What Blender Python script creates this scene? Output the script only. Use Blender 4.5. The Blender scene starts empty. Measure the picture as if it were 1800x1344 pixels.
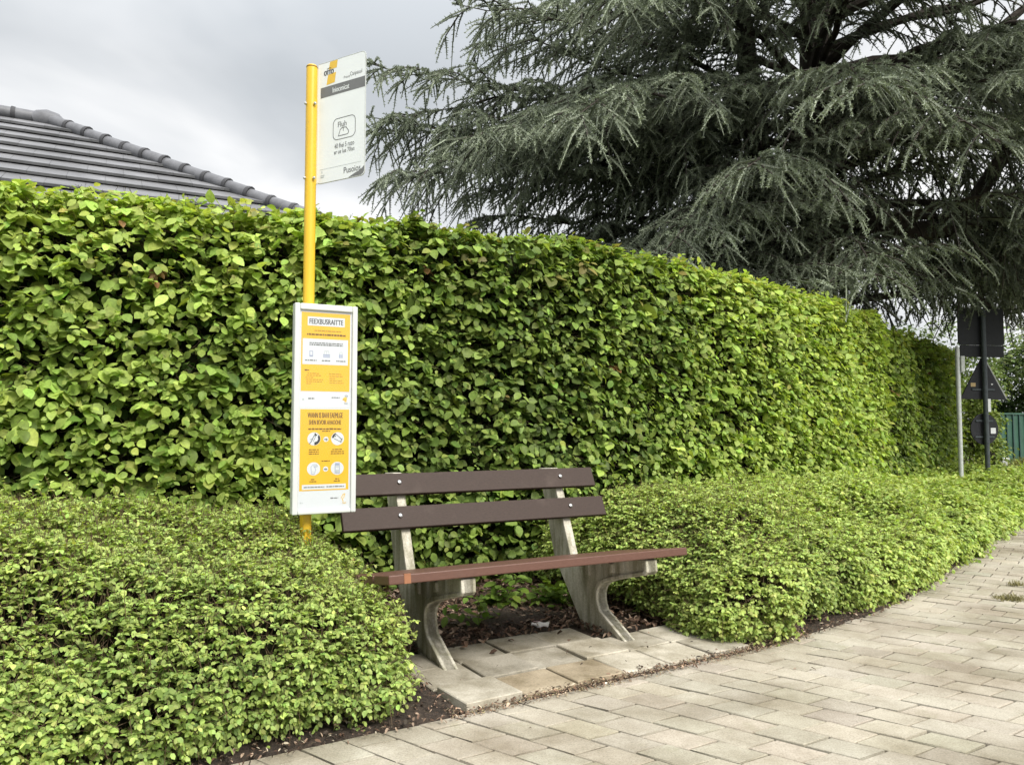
import bpy, bmesh, math, random
import numpy as np
from mathutils import Vector, Matrix, Quaternion

random.seed(7)
rng = np.random.default_rng(11)
scene = bpy.context.scene
C = scene.collection
R = math.radians

# ------------------------------------------------------------------ helpers
def tag(o, label=None, cat=None, group=None, kind=None):
    if label: o['label'] = label
    if cat: o['category'] = cat
    if group: o['group'] = group
    if kind: o['kind'] = kind
    return o

def empty(name, loc=(0, 0, 0), label=None, cat=None, group=None):
    o = bpy.data.objects.new(name, None)
    o.empty_display_size = 0.1
    o.location = loc
    C.objects.link(o)
    return tag(o, label, cat, group)

def link(name, me, mats, parent=None, smooth=False, bevel=0.0):
    if not isinstance(mats, (list, tuple)): mats = [mats]
    o = bpy.data.objects.new(name, me)
    for m in mats: me.materials.append(m)
    C.objects.link(o)
    if smooth:
        me.polygons.foreach_set('use_smooth', [True] * len(me.polygons))
    if parent is not None:
        o.parent = parent
        if parent.parent is None:      # parts are modelled in place: undo the Empty's offset
            o.matrix_parent_inverse = Matrix.Translation(-parent.location)
    if bevel > 0:
        b = o.modifiers.new('bevel', 'BEVEL'); b.width = bevel; b.segments = 2
        b.limit_method = 'ANGLE'; b.angle_limit = R(35)
    return o

class MB:
    """collects shapes in world space, builds one mesh object"""
    def __init__(s): s.v = []; s.f = []; s.m = []
    def add(s, vs, fs, mi=0):
        n = len(s.v)
        s.v += [tuple(v) for v in vs]
        s.f += [tuple(i + n for i in f) for f in fs]
        s.m += [mi] * len(fs)
    def frame_box(s, o, ax, ay, az, x0, x1, y0, y1, z0, z1, mi=0):
        o, ax, ay, az = map(Vector, (o, ax, ay, az))
        vs = [o + ax * x + ay * y + az * z for z in (z0, z1) for y in (y0, y1) for x in (x0, x1)]
        s.add(vs, [(0, 2, 3, 1), (4, 5, 7, 6), (0, 1, 5, 4), (2, 6, 7, 3), (0, 4, 6, 2), (1, 3, 7, 5)], mi)
    def box(s, x0, x1, y0, y1, z0, z1, mi=0):
        s.frame_box((0, 0, 0), (1, 0, 0), (0, 1, 0), (0, 0, 1), x0, x1, y0, y1, z0, z1, mi)
    def prism(s, o, ax, ay, az, poly, h0, h1, mi=0):
        """poly in (ax, ay), extruded along az"""
        o, ax, ay, az = map(Vector, (o, ax, ay, az))
        n = len(poly)
        vs = [o + ax * p[0] + ay * p[1] + az * h0 for p in poly] + [o + ax * p[0] + ay * p[1] + az * h1 for p in poly]
        fs = [tuple(reversed(range(n))), tuple(range(n, 2 * n))]
        fs += [(i, (i + 1) % n, n + (i + 1) % n, n + i) for i in range(n)]
        s.add(vs, fs, mi)
    def flat(s, o, ax, ay, az, poly, h, mi=0):
        o, ax, ay, az = map(Vector, (o, ax, ay, az))
        s.add([o + ax * p[0] + ay * p[1] + az * h for p in poly], [tuple(range(len(poly)))], mi)
    def tube(s, pts, rad, n=8, mi=0, caps=True):
        pts = [Vector(p) for p in pts]
        if not isinstance(rad, (list, tuple)): rad = [rad] * len(pts)
        vs = []; fs = []
        prev = None
        for i, p in enumerate(pts):
            t = (pts[min(i + 1, len(pts) - 1)] - pts[max(i - 1, 0)]).normalized()
            if prev is None:
                a = t.orthogonal().normalized()
            else:
                a = (prev - t * prev.dot(t)).normalized()
            prev = a
            b = t.cross(a)
            for k in range(n):
                an = 2 * math.pi * k / n
                vs.append(p + (a * math.cos(an) + b * math.sin(an)) * rad[i])
        for i in range(len(pts) - 1):
            for k in range(n):
                fs.append((i * n + k, i * n + (k + 1) % n, (i + 1) * n + (k + 1) % n, (i + 1) * n + k))
        if caps:
            fs.append(tuple(reversed(range(n)))); fs.append(tuple(range((len(pts) - 1) * n, len(pts) * n)))
        s.add(vs, fs, mi)
    def build(s, name, mats, parent=None, smooth=False, bevel=0.0, recalc=True):
        me = bpy.data.meshes.new(name)
        me.from_pydata(s.v, [], s.f)
        for p, mi in zip(me.polygons, s.m): p.material_index = mi
        if recalc:
            bm = bmesh.new(); bm.from_mesh(me)
            bmesh.ops.recalc_face_normals(bm, faces=bm.faces)
            bm.to_mesh(me); bm.free()
        me.update()
        o = link(name, me, mats, parent, False, bevel)
        if smooth:
            me.polygons.foreach_set('use_smooth', [True] * len(me.polygons))
            me.set_sharp_from_angle(angle=R(40)) if hasattr(me, 'set_sharp_from_angle') else None
        return o

def np_mesh(name, verts, faces, cols=None, mats=None, parent=None, smooth=True):
    """faces: list of int arrays (n,k)"""
    me = bpy.data.meshes.new(name)
    verts = np.asarray(verts, np.float32)
    me.vertices.add(len(verts)); me.vertices.foreach_set('co', verts.ravel())
    tot = np.concatenate([np.full(len(f), f.shape[1], np.int32) for f in faces])
    idx = np.concatenate([f.astype(np.int32).ravel() for f in faces])
    st = np.concatenate([[0], np.cumsum(tot)[:-1]]).astype(np.int32)
    me.loops.add(len(idx)); me.loops.foreach_set('vertex_index', idx)
    me.polygons.add(len(tot)); me.polygons.foreach_set('loop_start', st)
    try: me.polygons.foreach_set('loop_total', tot)
    except Exception: pass
    me.polygons.foreach_set('use_smooth', np.full(len(tot), bool(smooth)))
    me.update(calc_edges=True)
    if cols is not None:
        a = me.attributes.new('Col', 'FLOAT_COLOR', 'POINT')
        c = np.ones((len(verts), 4), np.float32); c[:, :3] = cols
        a.data.foreach_set('color', c.ravel())
    return link(name, me, mats, parent)

def nrm(a):
    return a / np.maximum(np.linalg.norm(a, axis=-1, keepdims=True), 1e-9)

def merge(parts):
    """parts: list of (verts, [faces], cols) -> one"""
    vs = []; cs = []; fs = {}
    n = 0
    for v, f, c in parts:
        vs.append(v); cs.append(c)
        for a in f: fs.setdefault(a.shape[1], []).append(a + n)
        n += len(v)
    return np.concatenate(vs), [np.concatenate(x) for x in fs.values()], np.concatenate(cs)

# smooth value noise in numpy (sum of random sines)
class Wob:
    def __init__(s, freq, n=10, seed=0):
        r = np.random.default_rng(seed)
        s.k = r.normal(size=(n, 3)) * freq; s.p = r.uniform(0, 6.28, n)
    def __call__(s, p):
        return np.sin(p @ s.k.T + s.p).mean(1) * 2.0

# leaf template: returns leaf geometry for arrays
def leaves(pos, tdir, nor, L, W, col, detail=2, fold=0.25, curl=0.18):
    N = len(pos)
    t = nrm(tdir); n = nor - t * (nor * t).sum(1, keepdims=True); n = nrm(n)
    b = np.cross(n, t)
    if detail == 2:
        tm = [0, .22, .55, .85, 1.0]
        sd = [(.12, .26), (.34, .47), (.62, .46), (.85, .24)]
        # verts: 5 mid, 4 left, 4 right
        uv = [(x, 0) for x in tm] + [(x, y) for x, y in sd] + [(x, -y) for x, y in sd]
        q = [(0, 1, 6, 5), (1, 2, 7, 6), (2, 3, 8, 7)]
        tr = [(3, 4, 8)]
        q2 = [(0, 9, 10, 1), (1, 10, 11, 2), (2, 11, 12, 3)]
        tr2 = [(3, 12, 4)]
        Q = q + q2; T = tr + tr2
    else:
        uv = [(0, 0), (.5, 0), (1, 0), (.28, .45), (.68, .42), (.28, -.45), (.68, -.42)]
        Q = [(0, 1, 4, 3), (0, 5, 6, 1)]; T = [(1, 2, 4), (1, 6, 2)]
    uv = np.array(uv); m = len(uv)
    u = uv[:, 0]; w = uv[:, 1]
    cu = (rng.uniform(.3, 1.6, (N, 1)) * curl)
    fo = (rng.uniform(.2, 1.6, (N, 1)) * fold)
    Lc = np.asarray(L).reshape(-1, 1) * np.ones((N, 1)); Wc = np.asarray(W).reshape(-1, 1) * np.ones((N, 1))
    along = u[None] * Lc
    side = w[None] * Wc
    up = np.abs(w)[None] * Wc * fo - (u[None] ** 2) * Lc * cu
    v = pos[:, None] + t[:, None] * along[..., None] + b[:, None] * side[..., None] + n[:, None] * up[..., None]
    base = (np.arange(N) * m)[:, None, None]
    qf = (np.array(Q)[None] + base).reshape(-1, 4); tf = (np.array(T)[None] + base).reshape(-1, 3)
    c = np.repeat(col, m, 0)
    return v.reshape(-1, 3), [qf, tf], c

def shoots(p, d, n_leaf, slen, L, W, droop, col, tipcol, hang=.3, upw=.6, outw=.6, out=None, detail=2,
           jit=.3, spread=.8, tipmix=.6, both=False, var=.16):
    """leafy shoots; p start, d direction; returns leaf geometry + stem polylines"""
    N = len(p); parts = []
    up = np.array([0, 0, 1.0])
    slen = np.asarray(slen).reshape(-1, 1) * np.ones((N, 1))
    ks = [(k, sg) for k in range(n_leaf) for sg in ((1, -1) if both else (1 if k % 2 else -1,))]
    flip = rng.choice([-1, 1], (N, 1))
    for k, sg in ks:
        t = (k + .6 + rng.uniform(-.2, .2, (N, 1))) / n_leaf
        pos = p + d * slen * t - up * droop * slen * t * t
        tan = nrm(d - up * 2 * droop * t)
        side = nrm(np.cross(tan, up) + rng.normal(0, .15, (N, 3)))
        ld = tan * (.45 + .4 * t) + side * (sg * spread * flip) + rng.normal(0, jit, (N, 3)) - up * hang
        o = out if out is not None else d
        ln = up * upw + o * outw + rng.normal(0, jit, (N, 3))
        sz = rng.uniform(.48, 1.28, N) * (1.0 - .28 * t[:, 0] ** 2)
        mix = np.clip(t * tipmix * rng.uniform(.3, 1.4, (N, 1)), 0, 1)
        cc = (col * (1 - mix) + tipcol * mix) * np.exp(rng.normal(0, var, (N, 1))) * np.exp(rng.normal(0, .05, (N, 3)))
        parts.append(leaves(pos, ld, ln, L * sz, W * sz, cc, detail))
    return merge(parts)

def twigs(p0, p1, r0, r1, col):
    """thin 3-sided sticks, vectorised"""
    N = len(p0); t = nrm(p1 - p0)
    a = nrm(np.cross(t, rng.normal(size=(N, 3)))); b = np.cross(t, a)
    vs = []
    for (q, r) in ((p0, r0), (p1, r1)):
        for k in range(3):
            an = 2 * math.pi * k / 3
            vs.append(q + (a * math.cos(an) + b * math.sin(an)) * np.asarray(r).reshape(-1, 1))
    v = np.stack(vs, 1).reshape(-1, 3)
    base = (np.arange(N) * 6)[:, None, None]
    q = np.array([(0, 1, 4, 3), (1, 2, 5, 4), (2, 0, 3, 5)])[None] + base
    return v, [q.reshape(-1, 4)], np.repeat(col, 6, 0)

# ------------------------------------------------------------------ materials
def new_mat(name):
    m = bpy.data.materials.new(name); m.use_nodes = True
    nt = m.node_tree
    return m, nt, nt.nodes['Principled BSDF'], nt.nodes['Material Output']

def N(nt, typ, **kw):
    n = nt.nodes.new(typ)
    for k, v in kw.items():
        if hasattr(n, k): setattr(n, k, v)
    return n

def noise(nt, scale, detail=4, rough=.55, vec=None, coord='Object', stretch=None):
    tc = N(nt, 'ShaderNodeTexCoord')
    n = N(nt, 'ShaderNodeTexNoise'); n.inputs['Scale'].default_value = scale
    n.inputs['Detail'].default_value = detail; n.inputs['Roughness'].default_value = rough
    if stretch:
        mp = N(nt, 'ShaderNodeMapping'); mp.inputs['Scale'].default_value = stretch
        nt.links.new(tc.outputs[coord], mp.inputs['Vector']); nt.links.new(mp.outputs[0], n.inputs['Vector'])
    else:
        nt.links.new(tc.outputs[coord], n.inputs['Vector'])
    return n

def ramp(nt, src, stops, interp='LINEAR'):
    r = N(nt, 'ShaderNodeValToRGB'); cr = r.color_ramp; cr.interpolation = interp
    while len(cr.elements) < len(stops): cr.elements.new(.5)
    for e, (p, c) in zip(cr.elements, stops):
        e.position = p
        e.color = (c, c, c, 1) if isinstance(c, (int, float)) else (*c, 1)
    nt.links.new(src, r.inputs[0])
    return r

def mixc(nt, a, b, fac, mode='MIX'):
    m = N(nt, 'ShaderNodeMix'); m.data_type = 'RGBA'; m.blend_type = mode
    for s, v in ((m.inputs[6], a), (m.inputs[7], b)):
        if isinstance(v, (tuple, list)): s.default_value = (*v, 1)
        else: nt.links.new(v, s)
    if isinstance(fac, (int, float)): m.inputs[0].default_value = fac
    else: nt.links.new(fac, m.inputs[0])
    return m.outputs[2]

def bump(nt, src, bsdf, strength, dist=.01):
    b = N(nt, 'ShaderNodeBump'); b.inputs['Strength'].default_value = strength
    b.inputs['Distance'].default_value = dist
    nt.links.new(src, b.inputs['Height']); nt.links.new(b.outputs[0], bsdf.inputs['Normal'])
    return b

def simple(name, col, rough=.5, metal=0.0, spec=.5, nscale=30, amt=.12, bstr=.0):
    m, nt, b, o = new_mat(name)
    n = noise(nt, nscale, 5)
    r = ramp(nt, n.outputs[0], [(.3, tuple(c * (1 - amt) for c in col)), (.7, tuple(min(1, c * (1 + amt)) for c in col))])
    nt.links.new(r.outputs[0], b.inputs['Base Color'])
    b.inputs['Roughness'].default_value = rough; b.inputs['Metallic'].default_value = metal
    b.inputs['Specular IOR Level'].default_value = spec
    if bstr: bump(nt, n.outputs[0], b, bstr)
    return m

def leaf_mat(name, rough=.42, spec=.4, trans=.3, tint=(1.25, 1.25, .55)):
    m, nt, b, o = new_mat(name)
    at = N(nt, 'ShaderNodeAttribute'); at.attribute_name = 'Col'
    n = noise(nt, 60, 3)
    v = ramp(nt, n.outputs[0], [(.3, .82), (.7, 1.15)])
    c = mixc(nt, at.outputs['Color'], v.outputs[0], 1.0, 'MULTIPLY')
    nt.links.new(c, b.inputs['Base Color'])
    b.inputs['Roughness'].default_value = rough; b.inputs['Specular IOR Level'].default_value = spec
    tr = N(nt, 'ShaderNodeBsdfTranslucent')
    tc = mixc(nt, c, tint, 1.0, 'MULTIPLY')
    nt.links.new(tc, tr.inputs['Color'])
    ms = N(nt, 'ShaderNodeMixShader'); ms.inputs[0].default_value = trans
    nt.links.new(b.outputs[0], ms.inputs[1]); nt.links.new(tr.outputs[0], ms.inputs[2])
    nt.links.new(ms.outputs[0], o.inputs['Surface'])
    return m

def attr_mat(name, rough=.85, spec=.25, sscale=180, samt=.2, bstr=.3, big=None):
    """Col attribute x speckle noise (+ large stains)"""
    m, nt, b, o = new_mat(name)
    at = N(nt, 'ShaderNodeAttribute'); at.attribute_name = 'Col'
    n = noise(nt, sscale, 6, .7)
    v = ramp(nt, n.outputs[0], [(.3, 1 - samt), (.7, 1 + samt * .6)])
    c = mixc(nt, at.outputs['Color'], v.outputs[0], 1.0, 'MULTIPLY')
    if big:
        n2 = noise(nt, big[0], 5, .6)
        v2 = ramp(nt, n2.outputs[0], [(.35, big[1]), (.62, (1, 1, 1))])
        c = mixc(nt, c, v2.outputs[0], 1.0, 'MULTIPLY')
    nt.links.new(c, b.inputs['Base Color'])
    b.inputs['Roughness'].default_value = rough; b.inputs['Specular IOR Level'].default_value = spec
    if bstr: bump(nt, n.outputs[0], b, bstr, .004)
    return m

M = {}
M['hedge_leaf'] = leaf_mat('hedge_leaf', .5, .22, .40)
M['shrub_leaf'] = leaf_mat('shrub_leaf', .5, .25, .34)
M['tree_leaf'] = leaf_mat('tree_leaf', .5, .3, .25)
M['needle'] = leaf_mat('needle', .6, .25, .22, (1.1, 1.1, .85))
M['twig'] = attr_mat('twig', .9, .2, 40, .25, .2)
M['shade_fill'] = simple('shade_fill', (.012, .014, .006), .95, 0, .1, 25, .6)  # near-black fill painting the shade inside hedges and shrubs
M['bark'] = simple('bark', (.050, .043, .037), .95, 0, .1, 9, .45, .6)
m, nt, b, o = new_mat('paver')
at = N(nt, 'ShaderNodeAttribute'); at.attribute_name = 'Col'
n = noise(nt, 140, 6, .75); c = mixc(nt, at.outputs['Color'], ramp(nt, n.outputs[0], [(.28, .60), (.5, 1.0), (.72, 1.25)]).outputs[0], 1.0, 'MULTIPLY')
n2 = noise(nt, 1.5, 7, .65); c = mixc(nt, c, ramp(nt, n2.outputs[0], [(.36, (.56, .53, .475)), (.60, (1, 1, 1))]).outputs[0], 1.0, 'MULTIPLY')
n3 = noise(nt, 9, 6, .7); c = mixc(nt, c, ramp(nt, n3.outputs[0], [(.30, (.66, .63, .57)), (.46, (1, 1, 1))]).outputs[0], .3, 'MULTIPLY')
n4 = noise(nt, 3.1, 8, .75); c = mixc(nt, c, (.20, .20, .11), ramp(nt, n4.outputs[0], [(.57, 0.0), (.72, .55)]).outputs[0])
nt.links.new(c, b.inputs['Base Color']); b.inputs['Roughness'].default_value = .9; b.inputs['Specular IOR Level'].default_value = .2
bump(nt, n.outputs[0], b, .6, .004); M['paver'] = m
M['slab'] = attr_mat('slab', .85, .25, 110, .26, .45, (4.2, (.50, .48, .42)))
M['chip'] = attr_mat('chip', .85, .25, 60, .25, .2)
M['grass'] = leaf_mat('grass', .6, .25, .25)

m, nt, b, o = new_mat('soil')
n = noise(nt, 9, 10, .7)
r = ramp(nt, n.outputs[0], [(.3, (.035, .024, .017)), (.55, (.075, .052, .037)), (.75, (.13, .097, .07))])
nt.links.new(r.outputs[0], b.inputs['Base Color']); b.inputs['Roughness'].default_value = .95
n2 = noise(nt, 75, 8, .8); bump(nt, n2.outputs[0], b, 1.0, .03)
v2 = ramp(nt, n2.outputs[0], [(.35, .45), (.5, 1.0), (.68, 1.9)])
nt.links.new(mixc(nt, r.outputs[0], v2.outputs[0], 1.0, 'MULTIPLY'), b.inputs['Base Color']); M['soil'] = m

m, nt, b, o = new_mat('joint_sand')
n = noise(nt, 70, 8, .7)
r = ramp(nt, n.outputs[0], [(.3, (.022, .017, .012)), (.7, (.075, .06, .042))])
nt.links.new(r.outputs[0], b.inputs['Base Color']); b.inputs['Roughness'].default_value = .95
bump(nt, n.outputs[0], b, .8, .01); M['sand'] = m

m, nt, b, o = new_mat('ground_grass')
n = noise(nt, 2.5, 10, .7)
r = ramp(nt, n.outputs[0], [(.3, (.05, .075, .02)), (.55, (.09, .12, .035)), (.75, (.16, .15, .07))])
nt.links.new(r.outputs[0], b.inputs['Base Color']); b.inputs['Roughness'].default_value = .95
bump(nt, n.outputs[0], b, .8, .05); M['ground'] = m

M['asphalt'] = simple('asphalt', (.055, .055, .056), .9, 0, .2, 220, .35, .3)

# weathered concrete: speckle, pores and vertical water stains
m, nt, b, o = new_mat('concrete')
n = noise(nt, 95, 8, .75)
r = ramp(nt, n.outputs[0], [(.25, (.30, .275, .225)), (.5, (.50, .47, .395)), (.75, (.68, .65, .56))])
st = noise(nt, 5, 5, .6, stretch=(4, 4, .7))
sr = ramp(nt, st.outputs[0], [(.38, (.48, .48, .39)), (.60, (1, 1, 1))])
c = mixc(nt, r.outputs[0], sr.outputs[0], .85, 'MULTIPLY')
vo = N(nt, 'ShaderNodeTexVoronoi'); vo.inputs['Scale'].default_value = 42
tc = N(nt, 'ShaderNodeTexCoord'); nt.links.new(tc.outputs['Object'], vo.inputs['Vector'])
pr = ramp(nt, vo.outputs['Distance'], [(.05, .25), (.11, 1)])
c = mixc(nt, c, pr.outputs[0], .55, 'MULTIPLY')
nt.links.new(c, b.inputs['Base Color']); b.inputs['Roughness'].default_value = .9
bump(nt, n.outputs[0], b, .45, .004); M['concrete'] = m

def wood(name, c0, c1, rough):
    m, nt, b, o = new_mat(name)
    n = noise(nt, 6, 8, .65, coord='Generated', stretch=(1.2, 14, 14))
    r = ramp(nt, n.outputs[0], [(.3, c0), (.7, c1)])
    d = noise(nt, 5, 8, .75, coord='Generated', stretch=(3.5, 30, 22))
    dr = ramp(nt, d.outputs[0], [(.28, .72), (.5, 1), (.8, 1.12)])
    c = mixc(nt, r.outputs[0], dr.outputs[0], 1.0, 'MULTIPLY')
    w = noise(nt, 3.0, 6, .7)
    wr = ramp(nt, w.outputs[0], [(.55, 0.0), (.72, .35)])
    c = mixc(nt, c, (.10, .074, .060), wr.outputs[0])
    nt.links.new(c, b.inputs['Base Color'])
    rr = ramp(nt, d.outputs[0], [(.3, rough + .12), (.7, rough - .05)])
    nt.links.new(rr.outputs[0], b.inputs['Roughness'])
    bump(nt, n.outputs[0], b, .18, .003); b.inputs['Specular IOR Level'].default_value = .3
    return m
M['wood_back'] = wood('wood_back', (.026, .0155, .0115), (.052, .032, .0245), .6)
M['wood_seat'] = wood('wood_seat', (.075, .036, .026), (.145, .072, .052), .42)
M['wood_patch'] = simple('wood_patch', (.25, .105, .05), .6, 0, .4, 60, .15)

m, nt, b, o = new_mat('yellow_paint')
n = noise(nt, 7, 6, .6, stretch=(1, 1, .35))
r = ramp(nt, n.outputs[0], [(.3, (.56, .345, .018)), (.55, (.68, .43, .022)), (.75, (.72, .48, .05))])
n3 = noise(nt, 26, 8, .8, stretch=(1, 1, .5)); c = mixc(nt, r.outputs[0], (.34, .25, .08), ramp(nt, n3.outputs[0], [(.60, 0.0), (.70, .55)]).outputs[0])
nt.links.new(c, b.inputs['Base Color']); b.inputs['Roughness'].default_value = .42
n2 = noise(nt, 90, 4); bump(nt, n2.outputs[0], b, .05, .002); M['yellow'] = m

M['sign_white'] = simple('sign_white', (.74, .775, .79), .45, 0, .4, 6, .03)
M['frame_white'] = simple('frame_white', (.55, .57, .56), .4, 0, .5, 8, .05)
M['poster_yellow'] = simple('poster_yellow', (.68, .41, .022), .55, 0, .3, 5, .03)
M['poster_white'] = simple('poster_white', (.58, .61, .64), .5, 0, .35, 5, .02)
M['ink'] = simple('ink', (.03, .03, .035), .6, 0, .3, 20, .1)
M['ink_grey'] = simple('ink_grey', (.16, .165, .17), .6, 0, .3, 20, .06)
M['ink_brown'] = simple('ink_brown', (.15, .075, .010), .6, 0, .3, 20, .1)
M['ink_amber'] = simple('ink_amber', (.40, .22, .015), .6, 0, .3, 20, .1)
M['ink_blue'] = simple('ink_blue', (.30, .34, .47), .6, 0, .3, 20, .1)
M['ink_pale'] = simple('ink_pale', (.42, .46, .47), .6, 0, .3, 20, .1)
M['logo_yellow'] = simple('logo_yellow', (.72, .47, .06), .5, 0, .4, 20, .05)
M['steel'] = simple('steel', (.60, .60, .60), .3, .9, .5, 60, .1)
M['galvanised'] = simple('galvanised', (.46, .48, .47), .55, .1, .5, 25, .15)
M['sign_back'] = simple('sign_back', (.012, .013, .017), .55, .0, .4, 18, .25)
M['post_dark'] = simple('post_dark', (.060, .072, .080), .5, .2, .4, 18, .2)
M['sticker'] = simple('sticker', (.62, .64, .66), .6, 0, .3, 300, .25)
M['sticker_tan'] = simple('sticker_tan', (.42, .31, .16), .6, 0, .3, 60, .2)
M['fence_green'] = simple('fence_green', (.032, .085, .058), .5, 0, .4, 3, .25)
M['fence_post'] = simple('fence_post', (.02, .055, .05), .5, .1, .4, 20, .2)
M['brick'] = simple('brick', (.28, .15, .10), .9, 0, .2, 14, .25, .3)
M['gutter'] = simple('gutter', (.25, .26, .27), .5, .5, .4, 20, .1)
M['dark_void'] = simple('window_dark', (.02, .025, .03), .15, 0, .5, 5, .1)
M['litter'] = simple('litter', (.92, .88, .87), .5, 0, .4, 40, .08)
M['litter_print'] = simple('litter_print', (.55, .36, .38), .5, 0, .4, 40, .1)

m, nt, b, o = new_mat('roof_tile')
n = noise(nt, 2.2, 8, .65)
r = ramp(nt, n.outputs[0], [(.3, (.105, .106, .112)), (.55, (.16, .161, .17)), (.78, (.25, .25, .26))])
at = N(nt, 'ShaderNodeAttribute'); at.attribute_name = 'Col'
c = mixc(nt, r.outputs[0], at.outputs['Color'], 1.0, 'MULTIPLY')
nt.links.new(c, b.inputs['Base Color']); b.inputs['Roughness'].default_value = .5
n2 = noise(nt, 60, 6, .7); bump(nt, n2.outputs[0], b, .2, .004); M['tile'] = m
M['ridge'] = simple('ridge_tile', (.135, .137, .15), .55, 0, .4, 12, .18, .1)
M['mortar'] = simple('ridge_collar', (.06, .06, .066), .7, 0, .3, 12, .18)

# clear acrylic cover
m, nt, b, o = new_mat('acrylic')
tr = N(nt, 'ShaderNodeBsdfTransparent'); gl = N(nt, 'ShaderNodeBsdfGlossy'); gl.inputs['Roughness'].default_value = .12
ms = N(nt, 'ShaderNodeMixShader'); ms.inputs[0].default_value = .045
nt.links.new(tr.outputs[0], ms.inputs[1]); nt.links.new(gl.outputs[0], ms.inputs[2])
nt.links.new(ms.outputs[0], o.inputs['Surface']); M['acrylic'] = m

# ------------------------------------------------------------------ layout curves
def chaikin(p, k=3):
    p = np.array(p, float)
    for _ in range(k):
        q = [p[0]]
        for a, b_ in zip(p[:-1], p[1:]):
            q += [a * .75 + b_ * .25, a * .25 + b_ * .75]
        q.append(p[-1]); p = np.array(q)
    return p

class Path:
    def __init__(s, pts):
        s.p = chaikin(pts); d = np.diff(s.p, axis=0)
        s.s = np.concatenate([[0], np.cumsum(np.hypot(d[:, 0], d[:, 1]))]); s.len = s.s[-1]
    def at(s, x):
        x = np.asarray(x, float)
        return np.stack([np.interp(x, s.s, s.p[:, 0]), np.interp(x, s.s, s.p[:, 1])], -1)
    def tan(s, x):
        e = .06
        return nrm(s.at(np.asarray(x) + e) - s.at(np.asarray(x) - e))
    def left(s, x):
        t = s.tan(x); return np.stack([-t[..., 1], t[..., 0]], -1)
    def nearest(s, pt):
        g = np.linspace(0, s.len, 4000); q = s.at(g)
        return g[np.argmin(((q - np.array(pt)) ** 2).sum(1))]

EDGE = Path([(-9, -2.9), (-5, -.1), (-2.4, 1.72), (-.97, 2.68), (-.25, 3.08), (1.24, 3.99), (1.62, 4.28), (2.36, 4.88), (3.15, 5.74),
             (4.25, 7.14), (5.4, 8.52), (6.5, 9.8), (9.2, 13.0), (14, 18.6), (20, 25.5)])
HEDGE = Path([(-7.5, 2.35), (-5, 3.35), (-2.88, 4.25), (-2.0, 4.62), (-.98, 5.03), (-.28, 5.33), (.75, 5.86), (2.1, 7.0), (3.07, 7.9), (4.86, 9.95)])

def place(path, s, d, z):
    """point at arc length s, d metres to the left of the path (behind it)"""
    p = path.at(s) + path.left(s) * np.asarray(d)[..., None]
    return np.concatenate([p, np.broadcast_to(np.asarray(z, float)[..., None], p.shape[:-1] + (1,))], -1)

# ------------------------------------------------------------------ ground
g = MB(); g.add([(-150, -60, -.06), (250, -60, -.06), (250, 250, -.06), (-150, 250, -.06)], [(0, 1, 2, 3)])
tag(g.build('ground', M['ground']), kind='structure')

# planting bed: bumpy soil sheet from the pavement edge back past the hedge
ss = np.arange(1.0, EDGE.len - 2, .11); dd = np.concatenate([[-.02, -.004], np.linspace(.01, 1.0, 24), np.linspace(1.1, 3.6, 24)])
S, D = np.meshgrid(ss, dd, indexing='ij')
Z = np.where(D < 0, -.014, .004 + .035 * np.clip(D / .5, 0, 1))
P = place(EDGE, S, D, Z)
w1 = Wob(5, 12, 3); w2 = Wob(16, 12, 4)
fl = P.reshape(-1, 3)
bumps = (w1(fl) * .022 + w2(fl) * .010) * np.clip(D.ravel() / .12, .12, 1)
fl = fl.copy(); fl[:, 2] += bumps
rel = fl[:, :2] - np.array([-.165, 3.150]); q1 = rel @ np.array([.85, .527]); q2 = rel @ np.array([-.527, .85])
under = (q1 > -.12) & (q1 < 1.72) & (q2 < .95)
fl[under, 2] = np.minimum(fl[under, 2], .002 + .25 * bumps[under])
nS, nD = S.shape
ii = np.arange(nS * nD).reshape(nS, nD)
qf = np.stack([ii[:-1, :-1], ii[1:, :-1], ii[1:, 1:], ii[:-1, 1:]], -1).reshape(-1, 4)
tag(np_mesh('planting_bed', fl, [qf], None, M['soil']), kind='structure')

# sand in the paving joints
ss = np.arange(.5, EDGE.len - 1, .4)
a = place(EDGE, ss, np.full_like(ss, .04), np.full_like(ss, -.010)); c_ = place(EDGE, ss, np.full_like(ss, -4.3), np.full_like(ss, -.010))
v = np.concatenate([a, c_]); n_ = len(ss); k = np.arange(n_ - 1)
tag(np_mesh('joint_sand', v, [np.stack([k, k + n_, k + n_ + 1, k + 1], -1)], None, M['sand']), kind='structure')

# road and kerb on the far side of the pavement
a = place(EDGE, ss, np.full_like(ss, -4.32), np.full_like(ss, -.0)); b_ = place(EDGE, ss, np.full_like(ss, -4.46), np.full_like(ss, .0))
lo = b_.copy(); lo[:, 2] = -.13
v = np.concatenate([a + [0, 0, .004], b_ + [0, 0, .004], lo])
tag(np_mesh('kerb', v, [np.stack([k, k + n_, k + n_ + 1, k + 1], -1), np.stack([k + n_, k + 2 * n_, k + 2 * n_ + 1, k + n_ + 1], -1)], np.tile([[.4, .39, .36]], (len(v), 1)), M['slab'], smooth=False), kind='structure')
a = place(EDGE, ss, np.full_like(ss, -4.47), np.full_like(ss, -.05)); b_ = place(EDGE, ss, np.full_like(ss, -11.), np.full_like(ss, -.05))
v = np.concatenate([a, b_])
tag(np_mesh('road', v, [np.stack([k, k + n_, k + n_ + 1, k + 1], -1)], None, M['asphalt']), kind='structure')

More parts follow.
